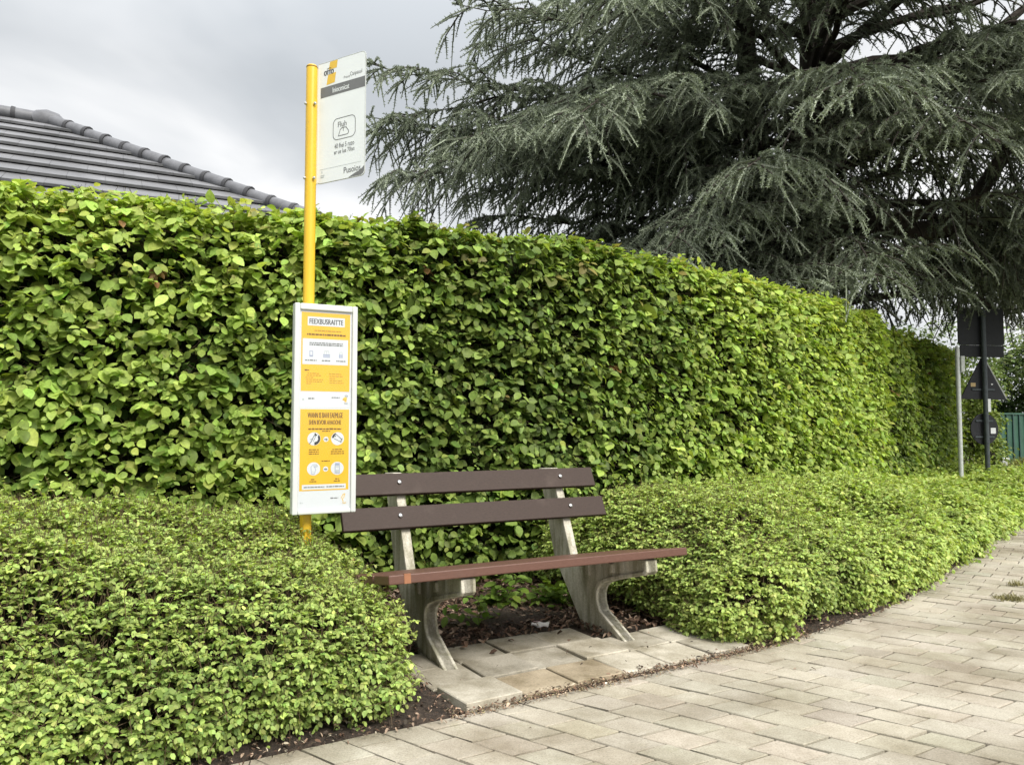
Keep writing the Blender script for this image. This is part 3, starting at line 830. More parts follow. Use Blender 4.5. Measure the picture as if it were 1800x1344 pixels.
def build_hedge(name, path, s0, s1, ht, depth, n_face, L, W, young_lit_fun, root, seed, end_right=True, detail=2, topvar=.05, oldmul=1.0):
    parts = []
    A_face = (s1 - s0) * ht; A_top = (s1 - s0) * depth; A_end = depth * ht if end_right else 0
    nt_ = int(n_face * A_top / A_face * 1.1); ne = int(n_face * A_end / A_face * .9)
    # front face
    s = rng.uniform(s0, s1, n_face); z = ht * rng.uniform(0, 1, n_face) ** .96
    dep = np.abs(rng.normal(0, .06, n_face)) + .02
    s3 = np.stack([s, z, np.zeros_like(s)], 1)
    dep -= dense(s3 * [1, 1.4, 1]) * .055
    rc = .14  # rounded top corner
    dep += np.where(z > ht - rc, rc - np.sqrt(np.maximum(rc ** 2 - (z - ht + rc) ** 2, 0)), 0) + np.clip(.25 - z, 0, 1) * .25
    p = place(path, s, dep, z + rng.normal(0, .02, n_face))
    o3 = np.concatenate([-path.left(s), np.zeros((n_face, 1))], 1)
    keep = rng.uniform(0, 1, n_face) < np.clip(.93 + .38 * dense(s3 * [1.7, 2.4, 1] + 5), .35, 1) * np.where(z < .12, .5, 1)
    p, o3, s, z = p[keep], o3[keep], s[keep], z[keep]
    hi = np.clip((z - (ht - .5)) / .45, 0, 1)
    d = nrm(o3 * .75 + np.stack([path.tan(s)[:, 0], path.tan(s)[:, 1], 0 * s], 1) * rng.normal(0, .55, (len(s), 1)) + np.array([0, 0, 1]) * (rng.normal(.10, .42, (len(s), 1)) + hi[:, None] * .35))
    col = hedge_colors(p, s, young_lit_fun(s, z) + hi * .34) * oldmul  # leaves paler toward the top: skylight painted into the leaf mix
    tip = np.where(rng.uniform(0, 1, (len(s), 1)) < .004 + .10 * hi[:, None], G_RUST, G_NEW)
    brn = rng.uniform(0, 1, (len(s), 1)) < .004
    col = np.where(brn, np.array([.22, .13, .05]), col); tip = np.where(brn, np.array([.26, .16, .07]), tip)
    ls_ = np.exp(rng.normal(0, .22, len(s)))
    parts.append(shoots(p - d * .05, d, 5, rng.uniform(.10, .22, len(s)), L * ls_, W * ls_, .35, col, tip, hang=.34, upw=.80, outw=.58, out=o3, detail=detail, jit=.34, tipmix=.55, var=.22))
    sticks = [twigs(p - o3 * .10, p + d * .12 - np.array([0, 0, .03]), np.full(len(p), .0022), np.full(len(p), .0012), np.tile([[.09, .07, .04]], (len(p), 1)))]
    # top
    s = rng.uniform(s0, s1, nt_); dq = rng.uniform(.03, depth, nt_)
    p = place(path, s, dq, np.zeros(nt_)); p[:, 2] = ht - np.abs(rng.normal(0, .03, nt_)) + topvar * blot2(p * 1.3) + .03 * dense(p * 2)
    o3 = np.tile([[0, 0, 1.0]], (nt_, 1))
    d = nrm(o3 * .55 + rng.normal(0, .55, (nt_, 3)) + np.concatenate([-path.left(s) * .35, np.zeros((nt_, 1))], 1))
    d[:, 2] = np.abs(d[:, 2])
    col = hedge_colors(p, s, young_lit_fun(s, np.full(nt_, ht)) + .45) * oldmul  # top surface paler too, painted as skylit
    tip = np.where(rng.uniform(0, 1, (nt_, 1)) < .16, G_RUST, G_NEW)
    sl = rng.uniform(.08, .17, nt_) * np.where(rng.uniform(0, 1, nt_) < .04, 1.5, 1)
    parts.append(shoots(p - d * .07, d, 5, sl, L * .95, W * .95, .25, col, tip, hang=.15, upw=.8, outw=.3, out=o3, detail=detail, jit=.4, tipmix=.6))
    if ne:
        q = rng.uniform(0, depth, ne); z = rng.uniform(0, ht, ne)
        s = np.full(ne, s1) - np.abs(rng.normal(0, .05, ne))
        p = place(path, s, q, z)
        o3 = np.stack([path.tan(s)[:, 0], path.tan(s)[:, 1], 0 * s], 1)
        d = nrm(o3 * .7 + rng.normal(0, .4, (ne, 3)))
        col = hedge_colors(p, s, young_lit_fun(s, z)) * oldmul
        parts.append(shoots(p - d * .05, d, 5, rng.uniform(.10, .2, ne), L, W, .35, col, np.tile(G_NEW, (ne, 1)), hang=.42, out=o3, detail=detail))
    # inner layer of old leaves that hides the core
    ni = int(n_face * 1.1)
    s = rng.uniform(s0, s1, ni); z = rng.uniform(.1, ht - .1, ni)
    p = place(path, s, rng.uniform(.12, .24, ni), z)
    o3 = np.concatenate([-path.left(s), np.zeros((ni, 1))], 1)
    ld = nrm(o3 * .3 + rng.normal(0, .5, (ni, 3)) - np.array([0, 0, .5]))
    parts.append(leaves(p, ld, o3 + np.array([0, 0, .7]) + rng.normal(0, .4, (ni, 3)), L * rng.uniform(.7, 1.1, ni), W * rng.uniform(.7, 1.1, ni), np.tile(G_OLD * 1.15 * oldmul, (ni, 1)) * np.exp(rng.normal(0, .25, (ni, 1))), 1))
    sticks.append(twigs(p + o3 * .02, p + rng.normal(0, .06, (ni, 3)), np.full(ni, .004), np.full(ni, .002), np.tile([[.07, .055, .035]], (ni, 1))))
    v, f, c = merge(parts)
    np_mesh('foliage', v, f, c, M['hedge_leaf'], root)
    v, f, c = merge(sticks)
    np_mesh('twigs', v, f, c, M['twig'], root)
    # solid dark core: the hedge's inner shade as colour, blocks see-through
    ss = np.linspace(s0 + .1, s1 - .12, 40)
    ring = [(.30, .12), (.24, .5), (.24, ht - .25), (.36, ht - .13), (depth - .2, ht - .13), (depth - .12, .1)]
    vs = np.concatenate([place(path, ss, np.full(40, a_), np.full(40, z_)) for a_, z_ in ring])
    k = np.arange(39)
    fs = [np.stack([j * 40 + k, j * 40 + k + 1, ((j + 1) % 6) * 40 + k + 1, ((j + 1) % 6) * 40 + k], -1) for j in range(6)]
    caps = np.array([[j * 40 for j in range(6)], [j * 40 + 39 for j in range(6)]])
    np_mesh('shade_core', vs, fs + [caps], None, M['shade_fill'], root, smooth=False)

hr = empty('hedge', (*HEDGE.at(HEDGE.nearest((0, 5.4))), 0), 'tall clipped hedge of bright green oval leaves behind the bench', 'hedge')
sA = HEDGE.nearest((-5.6, 3.1)); sB = HEDGE.len
s_mid0 = HEDGE.nearest((-1.1, 5.0)); s_mid1 = HEDGE.nearest((1.5, 6.45))
def young_lit_main(s, z):
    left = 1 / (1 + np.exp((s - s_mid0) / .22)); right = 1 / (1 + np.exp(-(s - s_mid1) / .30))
    return .05 + .78 * left + .90 * right  # darker middle: partly mature leaves, partly shade put into leaf colour
build_hedge('hedge', HEDGE, sA, sB, HT, HD, 14000, .072, .056, young_lit_main, hr, 1)

HEDGE2 = Path([(5.05, 10.45), (6.3, 11.9), (7.5, 13.25), (8.3, 14.2)])
h2 = empty('hedge', (*HEDGE2.at(2.0), 0), 'darker hedge section past the bright hedge, beside the backs of the road signs', 'hedge')
build_hedge('hedge', HEDGE2, .05, HEDGE2.len, 2.50, .9, 2600, .088, .062, lambda s, z: .38 + .25 * np.clip((s - 2) / 3, 0, 1), h2, 2, detail=1, oldmul=.85)

# ------------------------------------------------------------------ low shrubs
def build_shrub(root, s0, s1, prof, endl, endr, dens, L, W, seed, nbias, lod=None, longs=60, hs=None, ds=None):
    """swept profile (d behind the pavement edge, z); leaf sprays cover it"""
    prof = np.array(prof, float)
    pl = np.concatenate([[0], np.cumsum(np.hypot(*np.diff(prof, axis=0).T))])
    total = pl[-1]
    def surf(s, a):
        d = np.interp(a, pl, prof[:, 0]); z = np.interp(a, pl, prof[:, 1])
        e = .02
        dd = np.interp(a + e, pl, prof[:, 0]) - np.interp(a - e, pl, prof[:, 0]); dz = np.interp(a + e, pl, prof[:, 1]) - np.interp(a - e, pl, prof[:, 1])
        f = np.ones_like(s)
        if endr: f = np.minimum(f, np.sqrt(np.clip(1 - (np.clip(s - (s1 - endr), 0, endr) / endr) ** 2, 0, 1)))
        if endl: f = np.minimum(f, np.sqrt(np.clip(1 - (np.clip((s0 + endl) - s, 0, endl) / endl) ** 2, 0, 1)))
        if hs is not None: z = z * np.interp(s, hs[0], hs[1])
        if ds is not None: d = d + np.interp(s, ds[0], ds[1])
        z = z * (.25 + .75 * f); d = d + (1 - f) * .45 * (1 - d / prof[-1, 0])
        sx = np.zeros_like(s)
        if endr: sx = sx + np.clip(s - (s1 - endr), 0, endr) / endr
        if endl: sx = sx - np.clip((s0 + endl) - s, 0, endl) / endl
        return d, z, nrm(np.stack([sx * 1.1, -dz / e, dd / e + 1e-6], 1) * [1, .5, .5])
    n = int(dens * (s1 - s0) * total)
    if lod is None: s = rng.uniform(s0, s1, n)
    else: s = s0 + (s1 - s0) * rng.uniform(0, 1, n) ** lod
    a = rng.uniform(0, total, n)
    d, z, nl = surf(s, a)
    l2_ = EDGE.left(s); t2_ = EDGE.tan(s)
    def to_world(q): return np.concatenate([t2_ * q[:, :1] + l2_ * q[:, 1:2], q[:, 2:3]], 1)
    n3 = nrm(to_world(nl))
    p = place(EDGE, s, d, z)
    wb = Wob(4.5, 12, seed); wb2 = Wob(11, 12, seed + 1); wb0 = Wob(1.9, 12, seed + 2)
    off = wb(p) * .080 + wb2(p) * .060 + wb0(p) * .055 + rng.normal(0, .022, n)
    p = p + n3 * off[:, None]
    keep = (p[:, 2] > .03) & (rng.uniform(0, 1, n) < np.clip(.9 + .5 * wb2(p * 1.3 + 3), .25, 1))
    p, n3, s, z, off = p[keep], n3[keep], s[keep], z[keep], off[keep]; n = len(p)
    sz = np.ones(n)
    if lod is not None: sz = np.clip(np.linalg.norm(p[:, :2], axis=1) / 4.6, 1, 2.6)
    upf = np.clip(n3[:, 2:3], 0, 1)
    dr = nrm(n3 * .7 + np.array([0, 0, .35]) + rng.normal(0, .38, (n, 3)))
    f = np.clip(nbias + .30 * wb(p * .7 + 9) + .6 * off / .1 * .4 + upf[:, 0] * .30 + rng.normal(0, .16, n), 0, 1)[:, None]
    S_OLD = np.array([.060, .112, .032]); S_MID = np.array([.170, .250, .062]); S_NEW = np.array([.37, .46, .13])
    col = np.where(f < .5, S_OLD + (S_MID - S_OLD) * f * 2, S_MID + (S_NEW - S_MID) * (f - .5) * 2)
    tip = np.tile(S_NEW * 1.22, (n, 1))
    sl = rng.uniform(.05, .12, n) * sz
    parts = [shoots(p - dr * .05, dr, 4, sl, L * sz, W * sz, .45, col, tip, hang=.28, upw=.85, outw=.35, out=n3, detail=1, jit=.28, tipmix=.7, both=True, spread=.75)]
    sticks = [twigs(p - dr * .12, p + dr * (.03 * sz[:, None]), np.full(n, .0014), np.full(n, .0008), np.tile([[.12, .085, .05]], (n, 1)))]
    # long whippy shoots that stick out
    k = rng.choice(n, longs, replace=False); k = k[(upf[k, 0] > .2)]
    pl_ = p[k]; dl = nrm(n3[k] * .45 + np.array([0, 0, .75]) + rng.normal(0, .45, (len(k), 3)))
    ll = (.09 + .24 * rng.uniform(0, 1, len(k)) ** 1.8) * np.sqrt(sz[k])
    parts.append(shoots(pl_, dl, 9, ll, L * .8 * sz[k], W * .8 * sz[k], .3, col[k] * .5 + S_NEW * .5, tip[k], hang=.2, upw=.7, outw=.3, detail=1, jit=.3, both=True))
    sticks.append(twigs(pl_, pl_ + dl * ll[:, None] - np.stack([0 * ll, 0 * ll, .3 * ll], 1), np.full(len(k), .0018), np.full(len(k), .0008), np.tile([[.15, .10, .05]], (len(k), 1))))
    # bare stems near the ground
    m_ = int((s1 - s0) * 60); s_ = rng.uniform(s0 + .15, s1 - .15, m_); d_ = rng.uniform(.18, .6, m_) * (prof[-1, 0] / 1.9) + .1
    b0 = place(EDGE, s_, d_, np.zeros(m_)); b1 = b0 + np.stack([rng.normal(0, .12, m_), rng.normal(0, .12, m_), rng.uniform(.18, .4, m_)], 1)
    sticks.append(twigs(b0, b1, np.full(m_, .005), np.full(m_, .003), np.tile([[.10, .07, .045]], (m_, 1))))
    v, fc, c = merge(parts); np_mesh('foliage', v, fc, c, M['shrub_leaf'], root)
    v, fc, c = merge(sticks); np_mesh('twigs', v, fc, c, M['twig'], root)
    # solid dark core painting the shade inside the shrub
    gs = np.linspace(s0 + .12, s1 - .12, 60); ga = np.linspace(.18, total, 24)
    GS, GA = np.meshgrid(gs, ga, indexing='ij'); gd, gz, gn = surf(GS.ravel(), GA.ravel())
    l2_ = EDGE.left(GS.ravel()); t2_ = EDGE.tan(GS.ravel())
    gp = place(EDGE, GS.ravel(), gd, gz) - nrm(to_world(gn)) * .13
    gp[:, 2] = np.maximum(gp[:, 2], .10)
    gp = gp + rng.normal(0, .012, gp.shape)
    ii = np.arange(60 * 24).reshape(60, 24)
    np_mesh('shade_core', gp, [np.stack([ii[:-1, :-1], ii[1:, :-1], ii[1:, 1:], ii[:-1, 1:]], -1).reshape(-1, 4)], None, M['shade_fill'], root)

sL1 = EDGE.nearest((-.30, 3.04)); sL0 = EDGE.nearest((-4.4, .35))
sh = empty('shrub', (*place(EDGE, np.array([sL1 - 1.2]), np.array([.8]), np.array([0.]))[0],), 'low bushy shrub with small light green leaves around the foot of the yellow pole', 'shrub')
build_shrub(sh, sL0, sL1, [(.09, .03), (-.01, .14), (.03, .34), (.22, .50), (.45, .62), (.85, .72), (1.25, .74), (1.62, .66), (1.85, .50)], 0, .28, 2900, .0262, .0185, 41, .54, longs=420, hs=([sL1 - 3, sL1 - 1.0, sL1 - .5, sL1], [1.02, 1.02, .94, .92]))
sR0 = EDGE.nearest((1.35, 4.08)) - .28; sR1 = EDGE.nearest((9.6, 13.4))
sh2 = empty('shrub', (*place(EDGE, np.array([sR0 + 1.2]), np.array([.7]), np.array([0.]))[0],), 'long low shrub border of yellow-green leaves bordering the pavement right of the bench', 'shrub')
build_shrub(sh2, sR0, sR1, [(.12, .05), (-.02, .16), (.0, .32), (.14, .44), (.38, .54), (.8, .60), (1.2, .63), (1.55, .58), (1.8, .46)],   .5, 0, 1750, .0268, .019, 51, .66, lod=1.55, longs=420, hs=([sR0, sR0 + .9, sR0 + 1.9, sR0 + 3, sR0 + 5, sR0 + 8], [1.04, 1.10, .98, .97, .80, .42]), ds=([sR0, sR0 + .9, sR0 + 1.5, sR0 + 2.2, sR0 + 3.5], [.0, .0, .10, .05, .0]))

# shoots of the hedge growing low under the seat
def sprig(name, label, loc, n, L, seed):
    root = empty(name, loc, label, 'plant', None)
    p = np.array([loc] * n) + rng.normal(0, .02, (n, 3)) * [1, 1, 0]
    d = nrm(np.stack([rng.normal(.05, .55, n), rng.normal(-.28, .3, n), rng.uniform(.7, 1.4, n)], 1))
    ln = rng.uniform(.18, .46, n)
    col = np.tile(G_MID * .75, (n, 1)); tip = np.tile(G_MID * 1.2, (n, 1))
    v, f, c = shoots(p, d, 6, ln, L, L * .6, .35, col, tip, hang=.25, upw=.8, outw=.4, jit=.3, tipmix=.5)
    np_mesh('foliage', v, f, c, M['hedge_leaf'], root)
    q = p + d * ln[:, None] - np.stack([0 * ln, 0 * ln, .35 * ln], 1)
    v, f, c = twigs(p - [0, 0, .03], q, np.full(n, .0025), np.full(n, .0012), np.tile([[.11, .09, .05]], (n, 1)))
    np_mesh('stems', v, f, c, M['twig'], root)
sprig('hedge_sucker', 'leafy light green sucker beside the near concrete leg under the seat', (-.16, 4.36, .0), 7, .07, 1)
sprig('hedge_sucker', 'broad-leaved sucker at the hedge foot below the middle of the seat', (.25, 4.86, .0), 22, .10, 2)
sprig('hedge_sucker', 'dark leafy sucker at the hedge foot behind the near concrete leg', (-.10, 4.78, .0), 20, .09, 3)

# ------------------------------------------------------------------ ground litter
def chips(name, label, s_rng, d_rng, n, zfun, sizes, cols, keepfun=None):
    s = rng.uniform(*s_rng, n); d = d_rng[0] + (d_rng[1] - d_rng[0]) * rng.uniform(0, 1, n) ** .9
    p = place(EDGE, s, d, zfun(s, d) + rng.uniform(0, .018, n))
    ld = nrm(np.stack([rng.normal(0, 1, n), rng.normal(0, 1, n), rng.normal(0, .22, n)], 1))
    nl = np.stack([rng.normal(0, .35, n), rng.normal(0, .35, n), np.ones(n)], 1)
    L = rng.uniform(*sizes, n); W = L * rng.uniform(.22, .6, n)
    ci = rng.integers(0, len(cols), n); col = np.array(cols)[ci] * np.exp(rng.normal(0, .25, (n, 1)))
    if keepfun is not None:
        k = keepfun(p); p, ld, nl, L, W, col = p[k], ld[k], nl[k], L[k], W[k], col[k]
    v, f, c = leaves(p, ld, nl, L, W, col, 1, .35, .35)
    return tag(np_mesh(name, v, f, c, M['chip']), label, 'ground cover', None, 'stuff')
brown = [(.11, .065, .042), (.16, .10, .07), (.22, .15, .105), (.075, .045, .03), (.30, .22, .16), (.13, .075, .05)]
def on_slab(p, m=0.0):
    q1 = (p[:, :2] - P0) @ E1; q2 = (p[:, :2] - P0) @ E2
    return (q1 > -.05) & (q1 < 1.66) & (q2 > m) & (q2 < np.where(q1 < 1.08, .77, .52)) & (rng.uniform(0, 1, len(p)) < .985)
sb0, sb1 = EDGE.nearest((-.5, 2.95)), EDGE.nearest((1.7, 4.35))
chips('bark_mulch', 'brown bark chips and dead leaves on the bed under the bench', (sb0, sb1), (.45, 2.1), 9500, lambda s, d: (.022 + .02 * np.clip((d - .8) / .4, 0, 1)), (.012, .055), brown, lambda p: ~on_slab(p))
chips('leaf_litter', 'dry brown crumbs along the pavement edge', (EDGE.nearest((-2.2, 1.85)), EDGE.nearest((7, 10.4))), (-.06, .40), 16000, lambda s, d: .012 + .03 * np.clip(d / .3, 0, 1), (.006, .026), brown + [(.42, .36, .27), (.05, .04, .03), (.06, .045, .035)],
      lambda p: ~on_slab(p, .012) )
def clump(p):
    return rng.uniform(0, 1, len(p)) < np.clip(Wob(2.3, 8, 77)(p) * .8 - .05, 0.02, 1)
chips('fallen_leaves', 'small dark leaf scraps scattered over the pavement', (EDGE.nearest((-1.2, 2.5)), EDGE.nearest((7, 10.4))), (-3.2, -.05), 420, lambda s, d: .003 + 0 * s, (.008, .03), brown[:4], clump)

# grass blades in some joints and verge
def blades(p, h, col, name, mat, parent=None, label=None, cat=None, group=None, kind=None, lean=.5):
    n = len(p)
    d = nrm(np.stack([rng.normal(0, lean, n), rng.normal(0, lean, n), np.ones(n)], 1))
    v, f, c = leaves(p, d, rng.normal(0, 1, (n, 3)) + [0, -.5, 0], h, h * .09 + .002, col, 1, .1, .5)
    o = np_mesh(name, v, f, c, mat, parent)
    return tag(o, label, cat, group, kind)
for (x, y, rad, n, lab) in ((3.28, 5.10, .085, 260, 'largest dry grass weed in the paving joints'), (3.52, 4.98, .06, 120, 'low dry weed at the right edge beside the largest weed'),
                            (3.60, 5.55, .05, 110, 'small weed behind the largest weed in the paving')):
    p = np.stack([x + rng.normal(0, rad * .6, n), y + rng.normal(0, rad * .35, n), np.full(n, -.004)], 1)
    col = np.array([.20, .18, .085])[None] * np.exp(rng.normal(0, .3, (n, 1)))
    blades(p, rng.uniform(.015, .05, n), col, 'weed', M['grass'], None, lab, 'weed', 'weeds in the paving joints')

chips('joint_crumbs', 'reddish brown crumbs along the front edge of the slabs', (EDGE.nearest((-.25, 3.1)), EDGE.nearest((1.6, 4.3))), (-.05, .06), 5200, lambda s, d: .002 + 0 * s, (.004, .014), [(.30, .20, .13), (.24, .15, .10), (.36, .28, .19), (.15, .10, .07), (.26, .22, .12)], lambda p: ~on_slab(p, .010))
# crumpled wrapper
wr = empty('wrapper', (.155, 4.29, .04), 'white paper wrapper lying on the brown mulch beneath the bench', 'litter')
wm = MB()
nx, ny = 8, 4
wx = Vector((.96, -.22, .02)).normalized(); wy = Vector((.25, .95, .10)).normalized(); wn = wx.cross(wy)
for layer, hh in ((0, 0), (1, .006)):
    vs = [Vector((.155, 4.29, .048)) + wx * (.095 * (i / nx - .5)) + wy * (.05 * (j / ny - .5)) + wn * (hh + .004 * math.sin(i * 1.3 + j) + .003 * math.cos(j * 2.1 + i * .7)) for j in range(ny + 1) for i in range(nx + 1)]
    wm.add(vs, [(j * (nx + 1) + i, j * (nx + 1) + i + 1, (j + 1) * (nx + 1) + i + 1, (j + 1) * (nx + 1) + i) for j in range(ny) for i in range(nx)])
wo = wm.build('paper', M['litter'], wr, smooth=True, recalc=False)
ws = MB(); ws.add([Vector((.155, 4.29, .0605)) + wx * a_ + wy * b_ + wn * .003 for a_, b_ in ((-.04, .006), (.0, .006), (.0, .016), (-.04, .016))], [(0, 1, 2, 3)])
ws.build('print_stripe', M['litter_print'], wo, recalc=False)

# ------------------------------------------------------------------ cedar
TX, TY = 4.9, 12.6
cd = empty('cedar_tree', (TX, TY, 0), 'huge blue-grey cedar with drooping branches towering behind the hedge', 'tree')
tk = MB()
tp = [(TX + .05, TY, -.1), (TX, TY, 1.0), (TX - .02, TY, 2.6), (TX + .12, TY + .05, 4.2), (TX + .25, TY + .1, 6.5), (TX + .2, TY, 9.5), (TX + .25, TY, 13.0), (TX + .25, TY, 15.5)]
tk.tube(tp, [.62, .50, .44, .36, .29, .20, .10, .03], 14)
tk.tube([(TX - .1, TY, 2.4), (TX - .6, TY - .1, 3.6), (TX - .85, TY - .2, 5.4), (TX - 1.1, TY - .2, 8.2), (TX - 1.2, TY - .2, 10.5)], [.30, .26, .22, .13, .04], 10)
tk.build('trunk', M['bark'], cd, smooth=True)

limbs = []   # (points array, radius0, sparse)
def add_limb(az, z0, ln, rise, sag, r0, dens=1.0, base=None, wob=.25, f0=.14):
    n = 14
    t = np.linspace(0, 1, n)
    hx, hy = math.cos(az), math.sin(az)
    r = ln * t
    zz = z0 + rise * ln * t - sag * ln * t ** 2.4
    off = np.cumsum(rng.normal(0, wob * ln * .02, n))
    x0, y0 = base if base else (TX + .15, TY)
    limbs.append((np.stack([x0 + hx * r - hy * off, y0 + hy * r + hx * off, zz + np.cumsum(rng.normal(0, .012 * ln, n))], 1), r0, dens, f0))
def az_from(dx, dy): return math.atan2(dy, dx)
# regular whorls
nl = 66
for i in range(nl):
    f = (i + .5) / nl
    z0 = 3.0 + 11.8 * f ** 1.05
    az = i * 2.39996 + rng.normal(0, .25)
    ln = (6.5 if z0 < 5.6 else 6.5 * (1 - (z0 - 5.6) / 10.2)) * rng.uniform(.82, 1.06)
    toward = max(0, -math.sin(az))              # toward the camera: keep shorter above the hedge
    if z0 < 6: ln *= 1 - .42 * toward
    right_low = (math.cos(az) > .25 and z0 < 4.6)
    camright = math.sin(az) < -.1 and math.cos(az) > -.1 and z0 < 6.5
    add_limb(az, z0, max(ln, 1.2), rng.uniform(.22, .42), rng.uniform(.22, .42), .04 + .010 * ln, .45 if right_low else (.5 if math.sin(az) > .35 else (.55 if camright else 1.0)), f0=.34 if z0 < 8 else .2)
# limbs reaching toward the sign at left, outlined against the sky
for az, z0, ln, ri, sa in ((3.32, 5.2, 7.0, .34, .20), (3.45, 4.4, 7.1, .22, .20), (3.22, 4.0, 6.6, .26, .28), (3.55, 6.0, 6.3, .38, .26), (3.38, 3.5, 6.7, .22, .25),
                           (3.7, 4.6, 6.6, .30, .30), (3.30, 6.8, 5.2, .42, .28), (3.9, 5.2, 6.2, .34, .36), (3.12, 5.0, 7.2, .28, .24), (4.2, 4.2, 5.2, .34, .42),
                           (4.45, 5.4, 5.4, .32, .45), (4.75, 4.6, 4.6, .36, .50), (4.05, 3.6, 5.4, .30, .42), (4.6, 6.4, 5.6, .34, .5), (5.0, 5.4, 5.0, .34, .5),
                           (3.5, 3.2, 6.6, .24, .30), (3.72, 3.4, 6.2, .26, .36), (3.95, 3.0, 5.4, .26, .38), (4.2, 3.2, 4.6, .28, .44), (3.25, 3.0, 6.2, .22, .26), (4.5, 3.4, 4.2, .30, .46),
                           (3.28, 5.8, 7.3, .30, .12), (3.22, 5.2, 7.2, .30, .17), (3.30, 4.7, 7.3, .24, .15), (3.36, 6.5, 5.7, .30, .14), (3.6, 7.6, 4.5, .36, .30), (3.35, 8.4, 3.9, .36, .30), (3.8, 8.8, 4.8, .36, .34), (4.1, 7.6, 5.6, .36, .42), (3.45, 5.0, 6.4, .32, .34), (3.65, 5.6, 6.0, .32, .40), (4.35, 8.2, 5.2, .36, .44)):
    add_limb(az, z0, ln, ri, sa, .085, 1.12)
# right side: limbs that hang over the road signs
for az, z0, ln, ri, sa, de in ((-.55, 5.4, 5.4, .26, .50, .9), (-.35, 6.4, 5.6, .30, .52, 1.), (-.15, 5.8, 5.8, .22, .42, .9), (.1, 6.6, 6.0, .24, .4, 1.), (-.75, 6.6, 5.2, .32, .55, 1.), (-.2, 4.7, 4.6, .18, .48, .75), (-.45, 4.3, 3.6, .20, .55, .7),
                                (-1.0, 5.6, 4.6, .3, .5, .9), (-1.2, 7.0, 5.0, .34, .52, 1.)):
    add_limb(az, z0, ln, ri, sa, .12, de * .85, f0=.38)
for az, z0, ln, ri, sa, de in ((-.30, 7.4, 6.0, .26, .46, 1.2), (-.52, 7.8, 5.8, .26, .48, 1.2), (-.70, 5.9, 5.2, .26, .42, 1.1), (-.08, 7.0, 6.2, .22, .38, 1.1), (-.42, 8.6, 5.8, .22, .40, 1.2), (-.9, 8.2, 5.4, .26, .44, 1.2),
                                (-1.3, 8.6, 5.2, .3, .46, 1.2), (-1.15, 6.2, 4.4, .28, .44, 1.0)):
    add_limb(az, z0, ln, ri, sa, .11, de * .75, f0=.38)

lb = MB()
for pts, r0, de, f0 in limbs:
    n = len(pts); lb.tube([tuple(p) for p in pts], [max(.007, r0 * (1 - (k / (n - 1)) ** .6 * .96)) for k in range(n)], 7)
# the heavy sagging limb seen under the crown on the right
sagl = [(TX + .1, TY, 4.3), (TX + .6, TY - .25, 4.55), (TX + 1.1, TY - .5, 4.35), (TX + 1.5, TY - .6, 4.18), (TX + 1.95, TY - .7, 4.22), (TX + 2.3, TY - .8, 4.6), (TX + 2.75, TY - .8, 5.3), (TX + 3.3, TY - .9, 6.3)]
lb.tube(sagl, [.30, .25, .20, .18, .16, .13, .10, .05], 10)
lb.tube([(TX + .1, TY, 3.3), (TX + .9, TY - .2, 3.9), (TX + 2.0, TY - .4, 3.55), (TX + 2.9, TY - .4, 2.9)], [.22, .16, .10, .03], 8)
lb.tube([(TX + .1, TY, 5.4), (TX + 1.2, TY - .2, 6.1), (TX + 2.5, TY - .3, 7.1), (TX + 3.9, TY - .4, 8.3)], [.2, .16, .11, .04], 8)
lb.tube([(TX - .1, TY, 3.0), (TX - .9, TY - .3, 4.3), (TX - 1.7, TY - .6, 5.2)], [.24, .18, .08], 8)
lb.build('limbs', M['bark'], cd, smooth=True)

